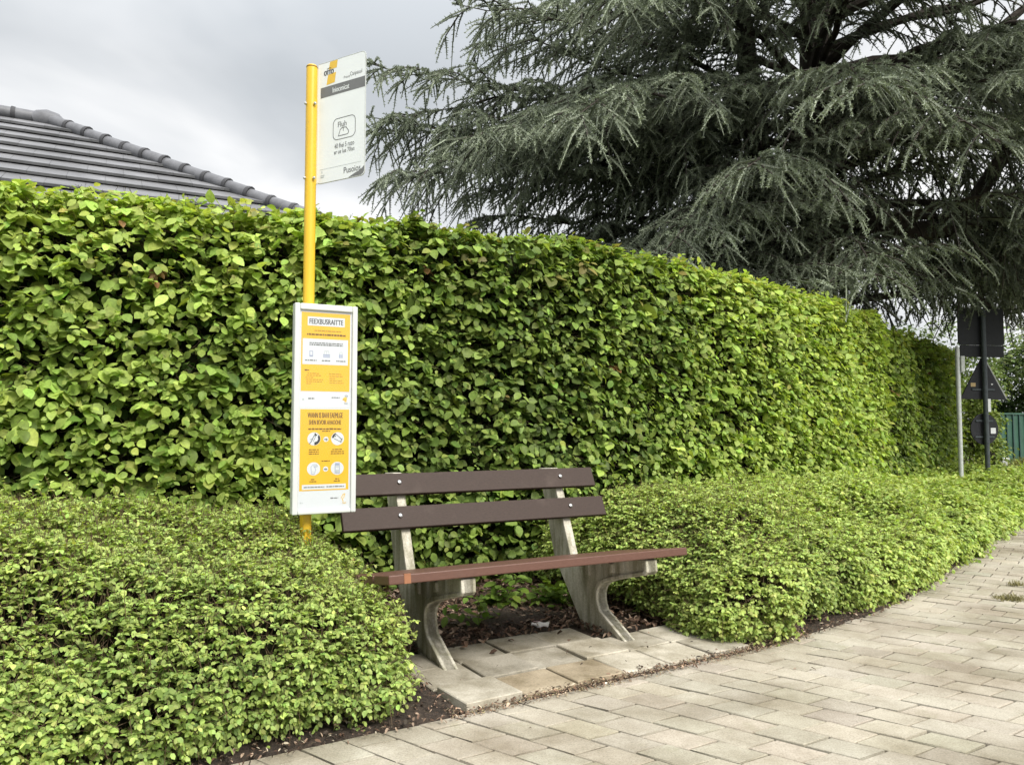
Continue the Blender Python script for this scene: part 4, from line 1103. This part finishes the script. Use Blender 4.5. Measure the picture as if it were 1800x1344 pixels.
# secondary branches -> branchlets -> needle tufts
B0, BD, BL_, BS, BT = [], [], [], [], []
sec0, sec1 = [], []
UPV = np.array([0, 0, 1.0])
for pts, r0, de, f0 in limbs:
    tl_ = np.linalg.norm(np.diff(pts, axis=0), axis=1).sum()
    ns = int(tl_ * 3.6 * de) + 3
    for j in range(int(tl_ * 9)):      # short shoots straight on the limb
        x = rng.uniform(f0 + .1, 1) * (len(pts) - 1); k = min(int(x), len(pts) - 2)
        tan = nrm(pts[k + 1] - pts[k])
        B0.append(pts[k] + (pts[k + 1] - pts[k]) * (x - k)); BD.append(nrm(tan * .6 + rng.normal(0, .6, 3) + UPV * .1)); BL_.append(rng.uniform(.10, .3)); BS.append(.3); BT.append(.5 + .5 * x / len(pts))
    for j in range(ns):
        f = f0 + (1 - f0) * (j + rng.uniform(0, 1)) / ns
        x = f * (len(pts) - 1); k = min(int(x), len(pts) - 2)
        p = pts[k] + (pts[k + 1] - pts[k]) * (x - k); tan = nrm(pts[k + 1] - pts[k])
        side = nrm(np.cross(tan, UPV)) * (1 if j % 2 else -1)
        ln = (1.75 * (1 - f) ** .75 + .35) * rng.uniform(.6, 1.2)
        d = nrm(tan * .75 + side * .95 + rng.normal(0, .14, 3) + UPV * .06)
        dr = rng.uniform(.12, .42) + (.5 if rng.uniform() < .22 else 0)
        nb_ = int(ln / .088) + 2
        prev = p
        for q in range(nb_):
            t = (q + .5) / nb_
            pp = p + d * ln * t - UPV * dr * ln * t * t
            if q % 3 == 2 or q == nb_ - 1: sec0.append(prev); sec1.append(pp); prev = pp
            tt = nrm(d - UPV * 2 * dr * t)
            sd = nrm(np.cross(tt, UPV)) * (1 if q % 2 else -1)
            bl = rng.uniform(.22, .58) * (1.15 - .55 * t)
            bd_ = nrm(tt * .85 + sd * .8 + rng.normal(0, .2, 3) - UPV * rng.uniform(-.05, .35))
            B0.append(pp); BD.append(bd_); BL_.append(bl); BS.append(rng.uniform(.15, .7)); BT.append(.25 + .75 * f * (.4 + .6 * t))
        B0.append(p + d * ln * .96 - UPV * dr * ln * .92); BD.append(nrm(d - UPV * 2 * dr)); BL_.append(.28); BS.append(.3); BT.append(1.0)
# hanging curtain strands on the lower right
for i in range(640):
    x = TX + rng.uniform(.3, 4.4); y = TY + rng.uniform(-1.6, 1.2); z = rng.uniform(3.4, 5.6) - .12 * (x - TX)
    L_ = rng.uniform(.4, 1.1); p = np.array([x, y, z]); d = nrm(np.array([rng.normal(.15, .3), rng.normal(0, .3), -1.0]))
    sec0.append(p); sec1.append(p + d * L_)
    for q in range(int(L_ / .10)):
        B0.append(p + d * .10 * q); BD.append(nrm(np.array([rng.normal(0, .6), rng.normal(0, .6), -.8]))); BL_.append(rng.uniform(.12, .28)); BS.append(.4); BT.append(.2)
B0, BD, BL_, BS, BT = map(np.array, (B0, BD, BL_, BS, BT))
# the road signs keep a mostly clear space around them
q_ = B0 + BD * BL_[:, None] * .6
near = (q_[:, 0] > 5.4) & (q_[:, 2] < 3.7) & (rng.uniform(0, 1, len(B0)) < np.where((q_[:, 0] > 6.5) & (q_[:, 0] < 8.7), np.clip((3.35 - q_[:, 2]) * 1.5, 0, .93), np.clip((2.95 - q_[:, 2]) * 1.2, 0, .8)))
near |= (q_[:, 0] > 7.0) & (q_[:, 2] > 6.9) & (rng.uniform(0, 1, len(B0)) < .9)
low = (q_[:, 2] < 2.55) | ((q_[:, 0] > 4.3) & (q_[:, 0] < 7.0) & (q_[:, 2] > 2.5) & (q_[:, 2] < 4.9 - .12 * np.abs(q_[:, 0] - 5.6)) & (rng.uniform(0, 1, len(B0)) < .52))
B0, BD, BL_, BS, BT = [a_[~(near | low)] for a_ in (B0, BD, BL_, BS, BT)]
# drop what reaches too far over hedge line toward the camera
BL_ = BL_.astype(float)
NT = 11
parts = []
for k in range(NT):
    t = (k + rng.uniform(.2, .8, len(B0))) / NT
    ax = nrm(BD - UPV * (2 * BS * t)[:, None])
    pos = B0 + BD * (BL_ * t)[:, None] - UPV * (BS * BL_ * t * t)[:, None]
    for m_ in range(6):
        r_ = nrm(np.cross(ax, rng.normal(size=(len(B0), 3))))
        r_[:, 2] += .25
        tipd = nrm(r_ * .9 + ax * .45)
        wv = nrm(np.cross(tipd, rng.normal(size=(len(B0), 3))))
        ln = rng.uniform(.022, .042, len(B0))[:, None] * (1.15 - .4 * t[:, None]); wd = .0060
        v = np.stack([pos - wv * wd, pos + wv * wd, pos + tipd * ln + wv * wd * .4, pos + tipd * ln - wv * wd * .4], 1).reshape(-1, 3)
        base = (np.arange(len(B0)) * 4)[:, None] + np.array([[0, 1, 2, 3]])
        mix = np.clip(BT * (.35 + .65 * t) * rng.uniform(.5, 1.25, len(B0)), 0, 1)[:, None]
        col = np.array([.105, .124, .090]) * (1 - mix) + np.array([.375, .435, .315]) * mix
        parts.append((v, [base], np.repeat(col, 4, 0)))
# bark of the branchlets themselves
Bm = B0 + BD * BL_[:, None] * .5 - UPV * (BS * BL_ * .25)[:, None]; Be = B0 + BD * BL_[:, None] - UPV * (BS * BL_)[:, None]
tw = np.tile([[.06, .055, .045]], (len(B0), 1))
parts2 = [twigs(B0, Bm, np.full(len(B0), .007), np.full(len(B0), .005), tw), twigs(Bm, Be, np.full(len(B0), .005), np.full(len(B0), .003), tw)]
sec0 = np.array(sec0); sec1 = np.array(sec1)
k_ = ~((sec1[:, 0] > 5.6) & (sec1[:, 2] < 3.1) & (rng.uniform(0, 1, len(sec1)) < .7)) & (sec1[:, 2] > 2.5); sec0, sec1 = sec0[k_], sec1[k_]
parts2.append(twigs(sec0, sec1, np.full(len(sec0), .013), np.full(len(sec0), .009), np.tile([[.05, .044, .037]], (len(sec0), 1))))
core = np.array([.105, .124, .090]) * (1 - BT[:, None] * .7) + np.array([.30, .335, .25]) * BT[:, None] * .7
core = core * np.exp(rng.normal(0, .18, (len(B0), 1)))
parts.append(twigs(B0, Bm, np.full(len(B0), .014), np.full(len(B0), .012), core)); parts.append(twigs(Bm, Be, np.full(len(B0), .012), np.full(len(B0), .005), core * 1.15))
v, f, c = merge(parts)
np_mesh('crown', v, f, c, M['needle'], cd, smooth=False)
v, f, c = merge(parts2)
np_mesh('twigs', v, f, c, M['twig'], cd)
print('cedar branchlets', len(B0), 'faces', len(B0) * NT * 6)

# ------------------------------------------------------------------ house roof behind the hedge
AX = np.array([-6.18, 10.0]); AZ = 5.13; PITCH = R(30.0); CP, SP = math.cos(PITCH), math.sin(PITCH)
house = empty('house', (AX[0], AX[1], 0), 'bungalow with dark grey tiled hip roof showing over the hedge', 'house')
EXPO = .40; TWD = .36; NC = 13
def slope(along, down, lo_u, hi_sign):
    """tiles on one roof plane; along = horizontal unit, down = outward horizontal unit"""
    vs, fs, cl = [], [], []
    nrm3 = np.array([down[0] * SP, down[1] * SP, CP])
    def pt(u, dd, h): 
        q = AX + along * u + down * (dd * CP)
        return np.array([q[0], q[1], AZ - dd * SP]) + nrm3 * h
    for i in range(NC):
        d0, d1 = i * EXPO, (i + 1) * EXPO + .03
        r0, r1 = d0 * CP, d1 * CP
        u = lo_u(r1)
        st = (i % 2) * TWD * .5
        u = math.floor((u - st) / TWD) * TWD + st
        while u < r1:
            a0 = max(u + .0012, lo_u(r1)); a1 = min(u + TWD - .0012, r1)
            b0, b1 = max(u + .0012, lo_u(r0)), min(u + TWD - .0012, r0)
            u += TWD
            if a1 - a0 < .02: continue
            b1 = max(b1, b0 + .001) if b1 <= b0 else b1
            if b0 > r0: b0 = b1 = r0
            h = .058 + rng.normal(0, .0012)
            n0 = len(vs)
            vs += [pt(b0, d0, .008), pt(b1, d0, .008), pt(a1, d1, h), pt(a0, d1, h), pt(a1, d1, h - .030), pt(a0, d1, h - .030)]
            fs += [(n0, n0 + 3, n0 + 2, n0 + 1), (n0 + 3, n0 + 5, n0 + 4, n0 + 2)]
            t = math.exp(rng.normal(0, .045)); cl += [(t, t, t)] * 6
    return vs, fs, cl
RL = 7.0
v1, f1, c1 = slope(U, FW, lambda r: -RL, 1)
v2, f2, c2 = slope(-FW, U, lambda r: -r, 1)
# end slope spans u in [-r, r] around the hip axis
n1 = len(v1)
vv = np.array(v1 + v2); ff = np.array(f1 + [tuple(i + n1 for i in q) for q in f2])
roof = np_mesh('roof', vv, [ff], np.array(c1 + c2), M['tile'], house, smooth=False)
und = MB()
rt = NC * EXPO * CP; ez = AZ - NC * EXPO * SP
def hp(u, dn, z): q = AX + U * u + FW * dn; return (q[0], q[1], z)
und.add([hp(-RL, 0, AZ - .01), hp(0, 0, AZ - .01), hp(rt, rt, ez - .01), hp(-RL, rt, ez - .01), hp(rt, -rt, ez - .01), hp(-RL, -rt, ez - .01)], [(0, 1, 2, 3), (1, 4, 2), (0, 5, 4, 1)])
und.build('roof_underlay', M['mortar'], roof)
# hip and ridge caps
def caps(a, b, step, name):
    a, b = Vector(a), Vector(b); L_ = (b - a).length; d = (b - a) / L_
    cap = MB(); k = 0
    n = int(L_ / step)
    for k in range(n):
        p = a + d * step * k; q = p + d * (step + .02)
        sag = .006 * math.sin(k * 1.7)
        upo = Vector((0, 0, .065 + sag))
        cap.tube([p + upo, q + upo], [.074, .084], 14, 0)
        cap.tube([q + upo - d * .05, q + upo - d * .012, q + upo], [.089, .095, .090], 14, 1)
    return cap.build(name, [M['ridge'], M['mortar']], roof, smooth=True)
caps(hp(.05, .05, AZ - .03), hp(rt, rt, ez), .335, 'hip_cap')
caps(hp(.05, -.05, AZ - .03), hp(rt, -rt, ez), .335, 'hip_cap')
caps(hp(0, 0, AZ), hp(-RL, 0, AZ), .38, 'ridge_cap')
ap = MB(); ap.tube([hp(-.16, 0, AZ + .03), hp(-.10, 0, AZ + .05), hp(.0, 0, AZ + .06), hp(.10, .04, AZ + .035), hp(.16, .1, AZ - .01)], [.085, .11, .125, .112, .08], 14)
ap.build('apex_cap', M['ridge'], roof, smooth=True)
wl = MB(); wr_ = rt - .5
o_ = Vector(hp(0, 0, 0))
wl.frame_box(o_, U3, F3, Z3, -RL + .3, wr_, -wr_, wr_, -.05, ez + .12)
wall = wl.build('wall', M['brick'], house)
for u_ in (-4.5, -1.5, 1.2):
    w_ = MB(); w_.frame_box(o_, U3, F3, Z3, u_, u_ + 1.3, wr_ + .002, wr_ + .03, .9, 2.1); w_.build('window', M['dark_void'], house)
gt = MB(); gt.tube([hp(-RL, rt + .05, ez - .03), hp(rt + .05, rt + .05, ez - .03)], .06, 10); gt.tube([hp(rt + .05, rt + .05, ez - .03), hp(rt + .05, -rt, ez - .03)], .06, 10)
gt.build('gutter', M['gutter'], house, smooth=True)

# ------------------------------------------------------------------ road signs seen from behind
RX, RY = 7.40, 12.0
rs = empty('road_sign', (RX, RY, 0), 'dark backs of square, triangular and round road signs on one post', 'road sign')
mb = MB(); mb.tube([(RX, RY, -.1), (RX, RY, 2.93)], .036, 14); mb.build('post', M['post_dark'], rs, smooth=True)
SA = Vector((.985, .17, 0)); SN = Vector((.17, -.985, 0))   # sign boards face away up the street
def board(name, poly, mat=M['sign_back'], zc=0, off=-.045, th=.022):
    q = MB(); q.prism((RX, RY, zc), SA, (0, 0, 1), SN, poly, off - th, off); return q.build(name, mat, rs, bevel=.004)
board('square_sign', rrect(-.405, .415, 2.39, 2.975, .05))
board('lower_plate', [(-.375, 2.20), (.40, 2.20), (.40, 2.387), (-.375, 2.387)])
tri = board('triangle_sign', [(-.39, 1.555), (-.37, 1.54), (.41, 1.53), (.42, 1.55), (.05, 2.185), (.02, 2.20), (-.01, 2.185)])
te = MB(); te.tube([Vector((RX, RY, 0)) + SA * a_ + Vector((0, 0, z_)) + SN * -.05 for a_, z_ in ((.42, 1.545), (.04, 2.195))], .011, 6)
te.build('edge_trim', M['galvanised'], tri)
dc = [(.008 + .245 * math.cos(2 * math.pi * k / 40), 1.07 + .245 * math.sin(2 * math.pi * k / 40)) for k in range(40)]
disc = board('round_sign', dc)
for z_, w_ in ((1.69, .20), (1.20, .15), (.95, .17)):
    q = MB(); q.frame_box((RX, RY, 0), SA, SN, Z3, -w_, w_, -.046, -.030, z_ - .013, z_ + .013); q.build('bracket', M['post_dark'], rs)
q = MB(); q.prism((RX, RY, 0), SA, Z3, SN, rrect(.115, .205, 1.00, 1.09, .006), -.045, -.0425); q.build('sticker', M['sticker'], disc)
q = MB(); q.prism((RX, RY, 0), SA, Z3, SN, rrect(-.215, -.13, 1.735, 1.795, .006), -.045, -.0425); q.build('sticker', M['sticker_tan'], tri)
q = MB(); q.prism((RX, RY, 0), SA, Z3, SN, rrect(.15, .18, 1.765, 1.785, .004), -.045, -.0425); q.build('sticker', M['sticker'], tri)
q = MB(); q.frame_box((RX, RY, 0), SA, SN, Z3, .005, .055, .028, .043, 1.34, 1.54); q.build('reflector', M['sticker'], rs)

sp = empty('slim_post', (6.72, 11.55, 0), 'slim pale grey metal post with a small box near its top', 'post')
q = MB(); q.tube([(6.72, 11.55, -.05), (6.72, 11.55, 2.28), (6.72, 11.55, 2.33)], [.034, .034, .012], 12); q.build('pole', M['galvanised'], sp, smooth=True)
q = MB(); q.box(6.745, 6.805, 11.50, 11.56, 1.93, 2.17); q.build('control_box', M['galvanised'], sp, bevel=.008)

# green sheet fence further along
fe = empty('fence', (11.6, 17.5, 0), 'green sheet metal fence at the far right beyond the road signs', 'fence')
fa = Vector((10.78, 17.0, 0)); fdv = Vector((.86, .50, 0)).normalized(); fn = Vector((fdv.y, -fdv.x, 0))
q = MB()
for i in range(14):
    a0 = i * .26; q.frame_box(fa, fdv, fn, Z3, a0 + .03, a0 + .23, -.004, .004, .12, 1.36)
    q.frame_box(fa, fdv, fn, Z3, a0 + .005, a0 + .028, -.02, .004, .12, 1.36)
q.build('panel', M['fence_green'], fe)
for i in range(15):
    q = MB(); q.frame_box(fa, fdv, fn, Z3, i * .26 - .030, i * .26 + .004, -.012, .03, -.05, 1.36); q.build('upright', M['fence_post'], fe)
q = MB(); q.frame_box(fa, fdv, fn, Z3, -.03, 3.7, -.02, .034, 1.362, 1.40); q.build('top_rail', M['fence_green'], fe)
q = MB(); q.frame_box(fa - fdv * .10, fdv, fn, Z3, -.06, .06, -.06, .06, -.05, 1.20); q.build('end_post', M['fence_post'], fe)

# marker stone + grass verge
ms_ = MB(); ms_.box(10.15, 10.30, 15.95, 16.07, -.05, .45); ms_.build('marker_post', M['frame_white'], None, bevel=.012)
tag(bpy.data.objects['marker_post'], 'short white marker post at the foot of the green fence', 'post')
gv = MB(); nv = 24
cx, cy = 11.1, 15.1
vs = []
for j in range(nv + 1):
    for i in range(nv + 1):
        x = cx + (i / nv - .5) * 5.5; y = cy + (j / nv - .5) * 4.0
        rr_ = min(1, math.hypot((x - cx) / 2.75, (y - cy) / 2.0)); vs.append((x, y, -.07 + .62 * (math.cos(rr_ * math.pi) * .5 + .5)))
gv.add(vs, [(j * (nv + 1) + i, j * (nv + 1) + i + 1, (j + 1) * (nv + 1) + i + 1, (j + 1) * (nv + 1) + i) for j in range(nv) for i in range(nv)])
tag(gv.build('verge', M['ground'], smooth=True), kind='structure')
n = 9000
x = cx + rng.uniform(-2.7, 2.7, n); y = cy + rng.uniform(-1.95, 1.95, n)
r_ = np.minimum(1, np.hypot((x - cx) / 2.75, (y - cy) / 2.0))
col = np.array([.17, .20, .06])[None] * np.exp(rng.normal(0, .3, (n, 1))) * np.array([[1.15, 1, .9]])
blades(np.stack([x, y, -.08 + .62 * (np.cos(r_ * np.pi) * .5 + .5)], 1), rng.uniform(.06, .2, n), col, 'verge_grass', M['grass'], None, 'rough pale green grass on the verge before the green fence', 'grass', None, 'stuff')

# ------------------------------------------------------------------ background trees
def leafy(label, loc, blobs, nlf, L, c0, c1, trunk_h, name='leafy_tree', cat='tree', droop=.3):
    root = empty(name, loc, label, cat)
    tb = MB(); x0, y0, _ = loc
    tb.tube([(x0, y0, -.1), (x0 + .05, y0, trunk_h * .5), (x0, y0, trunk_h)], [.16, .12, .06], 9)
    for (bx_, by_, bz_, br_) in blobs:
        tb.tube([(x0, y0, trunk_h * .45), (x0 + bx_ * .6, y0 + by_ * .6, (trunk_h * .45 + bz_) * .55), (x0 + bx_, y0 + by_, bz_)], [.07, .045, .015], 6)
    tb.build('trunk', M['bark'], root, smooth=True)
    wts = np.array([b_[3] ** 2 for b_ in blobs]); wts = wts / wts.sum()
    bi = rng.choice(len(blobs), nlf, p=wts); bl = np.array(blobs)[bi]
    dirn = nrm(rng.normal(size=(nlf, 3))); rad = rng.uniform(.45, 1.0, nlf) ** .5
    p = np.array([x0, y0, 0]) + bl[:, :3] + dirn * (bl[:, 3] * rad)[:, None] * [1, 1, .85]
    wv = Wob(2.2, 10, int(abs(x0 * 10)) + 3)
    p = p + dirn * (wv(p) * .25)[:, None]
    keep = (rng.uniform(0, 1, nlf) < np.clip(.75 + .6 * wv(p * 1.7 + 4), .1, 1)) & (p[:, 2] > .05); p, dirn = p[keep], dirn[keep]; k = len(p)
    d = nrm(dirn * .6 + rng.normal(0, .5, (k, 3)))
    f = np.clip(.5 + .35 * wv(p * .8) + rng.normal(0, .2, k), 0, 1)[:, None]
    col = np.array(c0) * (1 - f) + np.array(c1) * f
    v, fc, c = shoots(p, d, 5, rng.uniform(.12, .3, k), L, L * .6, droop, col, np.tile(c1, (k, 1)), hang=.3, upw=.8, outw=.4, detail=1, jit=.35, tipmix=.5)
    np_mesh('crown', v, fc, c, M['tree_leaf'], root)

leafy('pale green loose tree at the right edge behind the square sign', (14.6, 20.5, 0), [(-.9, 0, 3.1, .8), (.2, 0, 3.7, 1.0), (-.3, -.3, 2.6, .9), (1.0, .2, 3.0, 1.1)], 2600, .10, (.10, .15, .045), (.22, .29, .09), 3.0)
leafy('dark green dense bush behind the triangular sign', (13.9, 21.5, 0), [(-.9, 0, 1.6, .75), (.1, 0, 2.0, .95), (.9, .1, 1.6, 1.0), (0, -.4, 1.1, .9), (1.8, 0, 2.2, 1.0), (1.6, 0, 1.2, 1.0), (-1.2, -.3, 2.4, .7), (.5, -.3, 3.0, .8)], 7000, .10, (.028, .055, .018), (.06, .105, .03), 1.4, 'bush', 'bush')
leafy('mid green tree rising behind the end of the darker hedge', (10.7, 18.6, 0), [(-1.2, 0, 2.6, .8), (-.4, 0, 3.0, .75), (.2, 0, 2.3, .8), (-1.9, 0, 2.2, .7)], 2400, .10, (.06, .10, .025), (.15, .21, .055), 2.4)
leafy('yellow-green bush between the slim post and the road sign post', (9.15, 14.9, 0), [(-.45, 0, .9, .5), (-.05, 0, 1.2, .38), (-.2, .1, 1.7, .38), (.1, 0, .6, .34)], 1500, .085, (.10, .15, .03), (.24, .31, .07), 1.2, 'bush', 'bush')

# ------------------------------------------------------------------ sky, light, camera
EL, AZ_S = R(46), R(140)     # sun high, behind the camera and to the right
w = bpy.data.worlds.new('World'); scene.world = w; w.use_nodes = True
nt = w.node_tree; nt.nodes.clear()
out = N(nt, 'ShaderNodeOutputWorld')
sky = N(nt, 'ShaderNodeTexSky'); sky.sky_type = 'NISHITA'; sky.sun_disc = False
sky.sun_elevation = EL; sky.sun_rotation = AZ_S
bg1 = N(nt, 'ShaderNodeBackground'); bg1.inputs[1].default_value = .06
nt.links.new(sky.outputs[0], bg1.inputs[0])
tc = N(nt, 'ShaderNodeTexCoord'); sx = N(nt, 'ShaderNodeSeparateXYZ'); nt.links.new(tc.outputs['Generated'], sx.inputs[0])
ad = N(nt, 'ShaderNodeMath', operation='ADD'); ad.inputs[1].default_value = .22; nt.links.new(sx.outputs['Z'], ad.inputs[0])
mx = N(nt, 'ShaderNodeMath', operation='MAXIMUM'); mx.inputs[1].default_value = .05; nt.links.new(ad.outputs[0], mx.inputs[0])
dx = N(nt, 'ShaderNodeMath', operation='DIVIDE'); nt.links.new(sx.outputs['X'], dx.inputs[0]); nt.links.new(mx.outputs[0], dx.inputs[1])
dy = N(nt, 'ShaderNodeMath', operation='DIVIDE'); nt.links.new(sx.outputs['Y'], dy.inputs[0]); nt.links.new(mx.outputs[0], dy.inputs[1])
cb = N(nt, 'ShaderNodeCombineXYZ'); nt.links.new(dx.outputs[0], cb.inputs[0]); nt.links.new(dy.outputs[0], cb.inputs[1]); cb.inputs[2].default_value = 5.15
cn = N(nt, 'ShaderNodeTexNoise'); cn.inputs['Scale'].default_value = 1.25; cn.inputs['Detail'].default_value = 5; cn.inputs['Roughness'].default_value = .48
cn.inputs['Distortion'].default_value = .3
nt.links.new(cb.outputs[0], cn.inputs['Vector'])
cr = ramp(nt, cn.outputs[0], [(.37, (.52, .55, .58)), (.49, (.69, .71, .73)), (.59, (.93, .93, .93))])
# overcast: zenith brighter than the horizon band (about twice)
zb_ = N(nt, 'ShaderNodeMapRange'); zb_.inputs[1].default_value = .40; zb_.inputs[2].default_value = 1.0; zb_.inputs[3].default_value = 1.0; zb_.inputs[4].default_value = 2.7
nt.links.new(sx.outputs['Z'], zb_.inputs[0])
# thin bright band low over the roofs
hz_ = N(nt, 'ShaderNodeMapRange'); hz_.inputs[1].default_value = .05; hz_.inputs[2].default_value = .40; hz_.inputs[3].default_value = 1.0; hz_.inputs[4].default_value = .0
nt.links.new(sx.outputs['Z'], hz_.inputs[0])
hm = N(nt, 'ShaderNodeMath', operation='MULTIPLY'); hm.inputs[1].default_value = .50; nt.links.new(hz_.outputs[0], hm.inputs[0])
cc_ = mixc(nt, cr.outputs[0], (.92, .925, .93), hm.outputs[0])
mz = N(nt, 'ShaderNodeVectorMath', operation='SCALE'); nt.links.new(cc_, mz.inputs[0]); nt.links.new(zb_.outputs[0], mz.inputs['Scale'])
bg2 = N(nt, 'ShaderNodeBackground'); bg2.inputs[1].default_value = .67
nt.links.new(mz.outputs[0], bg2.inputs[0])
mxs = N(nt, 'ShaderNodeMixShader'); mxs.inputs[0].default_value = .94
nt.links.new(bg1.outputs[0], mxs.inputs[1]); nt.links.new(bg2.outputs[0], mxs.inputs[2])
nt.links.new(mxs.outputs[0], out.inputs['Surface'])

sl = bpy.data.lights.new('sun', 'SUN'); sl.energy = 2.9; sl.angle = R(22); sl.color = (1.0, .96, .88)
so_ = bpy.data.objects.new('sun', sl); C.objects.link(so_)
sd_ = Vector((math.sin(AZ_S) * math.cos(EL), math.cos(AZ_S) * math.cos(EL), math.sin(EL)))
so_.rotation_euler = (-sd_).to_track_quat('-Z', 'Y').to_euler(); so_.location = sd_ * 30

cam = bpy.data.cameras.new('camera'); cam.lens = 27.0; cam.sensor_width = 36; cam.clip_end = 600; cam.clip_start = .05
co_ = bpy.data.objects.new('camera', cam); C.objects.link(co_)
co_.location = (0, 0, 1.15); co_.rotation_euler = (R(90) + math.atan(73 / 1350), 0, 0)
scene.camera = co_

scene.view_settings.view_transform = 'Standard'; scene.view_settings.look = 'None'
scene.view_settings.exposure = .80; scene.view_settings.gamma = 1.0
scene.cycles.max_bounces = 7; scene.cycles.diffuse_bounces = 4; scene.cycles.transmission_bounces = 4; scene.cycles.transparent_max_bounces = 8
scene.cycles.use_denoising = True
scene.cycles.use_adaptive_sampling = True; scene.cycles.adaptive_threshold = .02
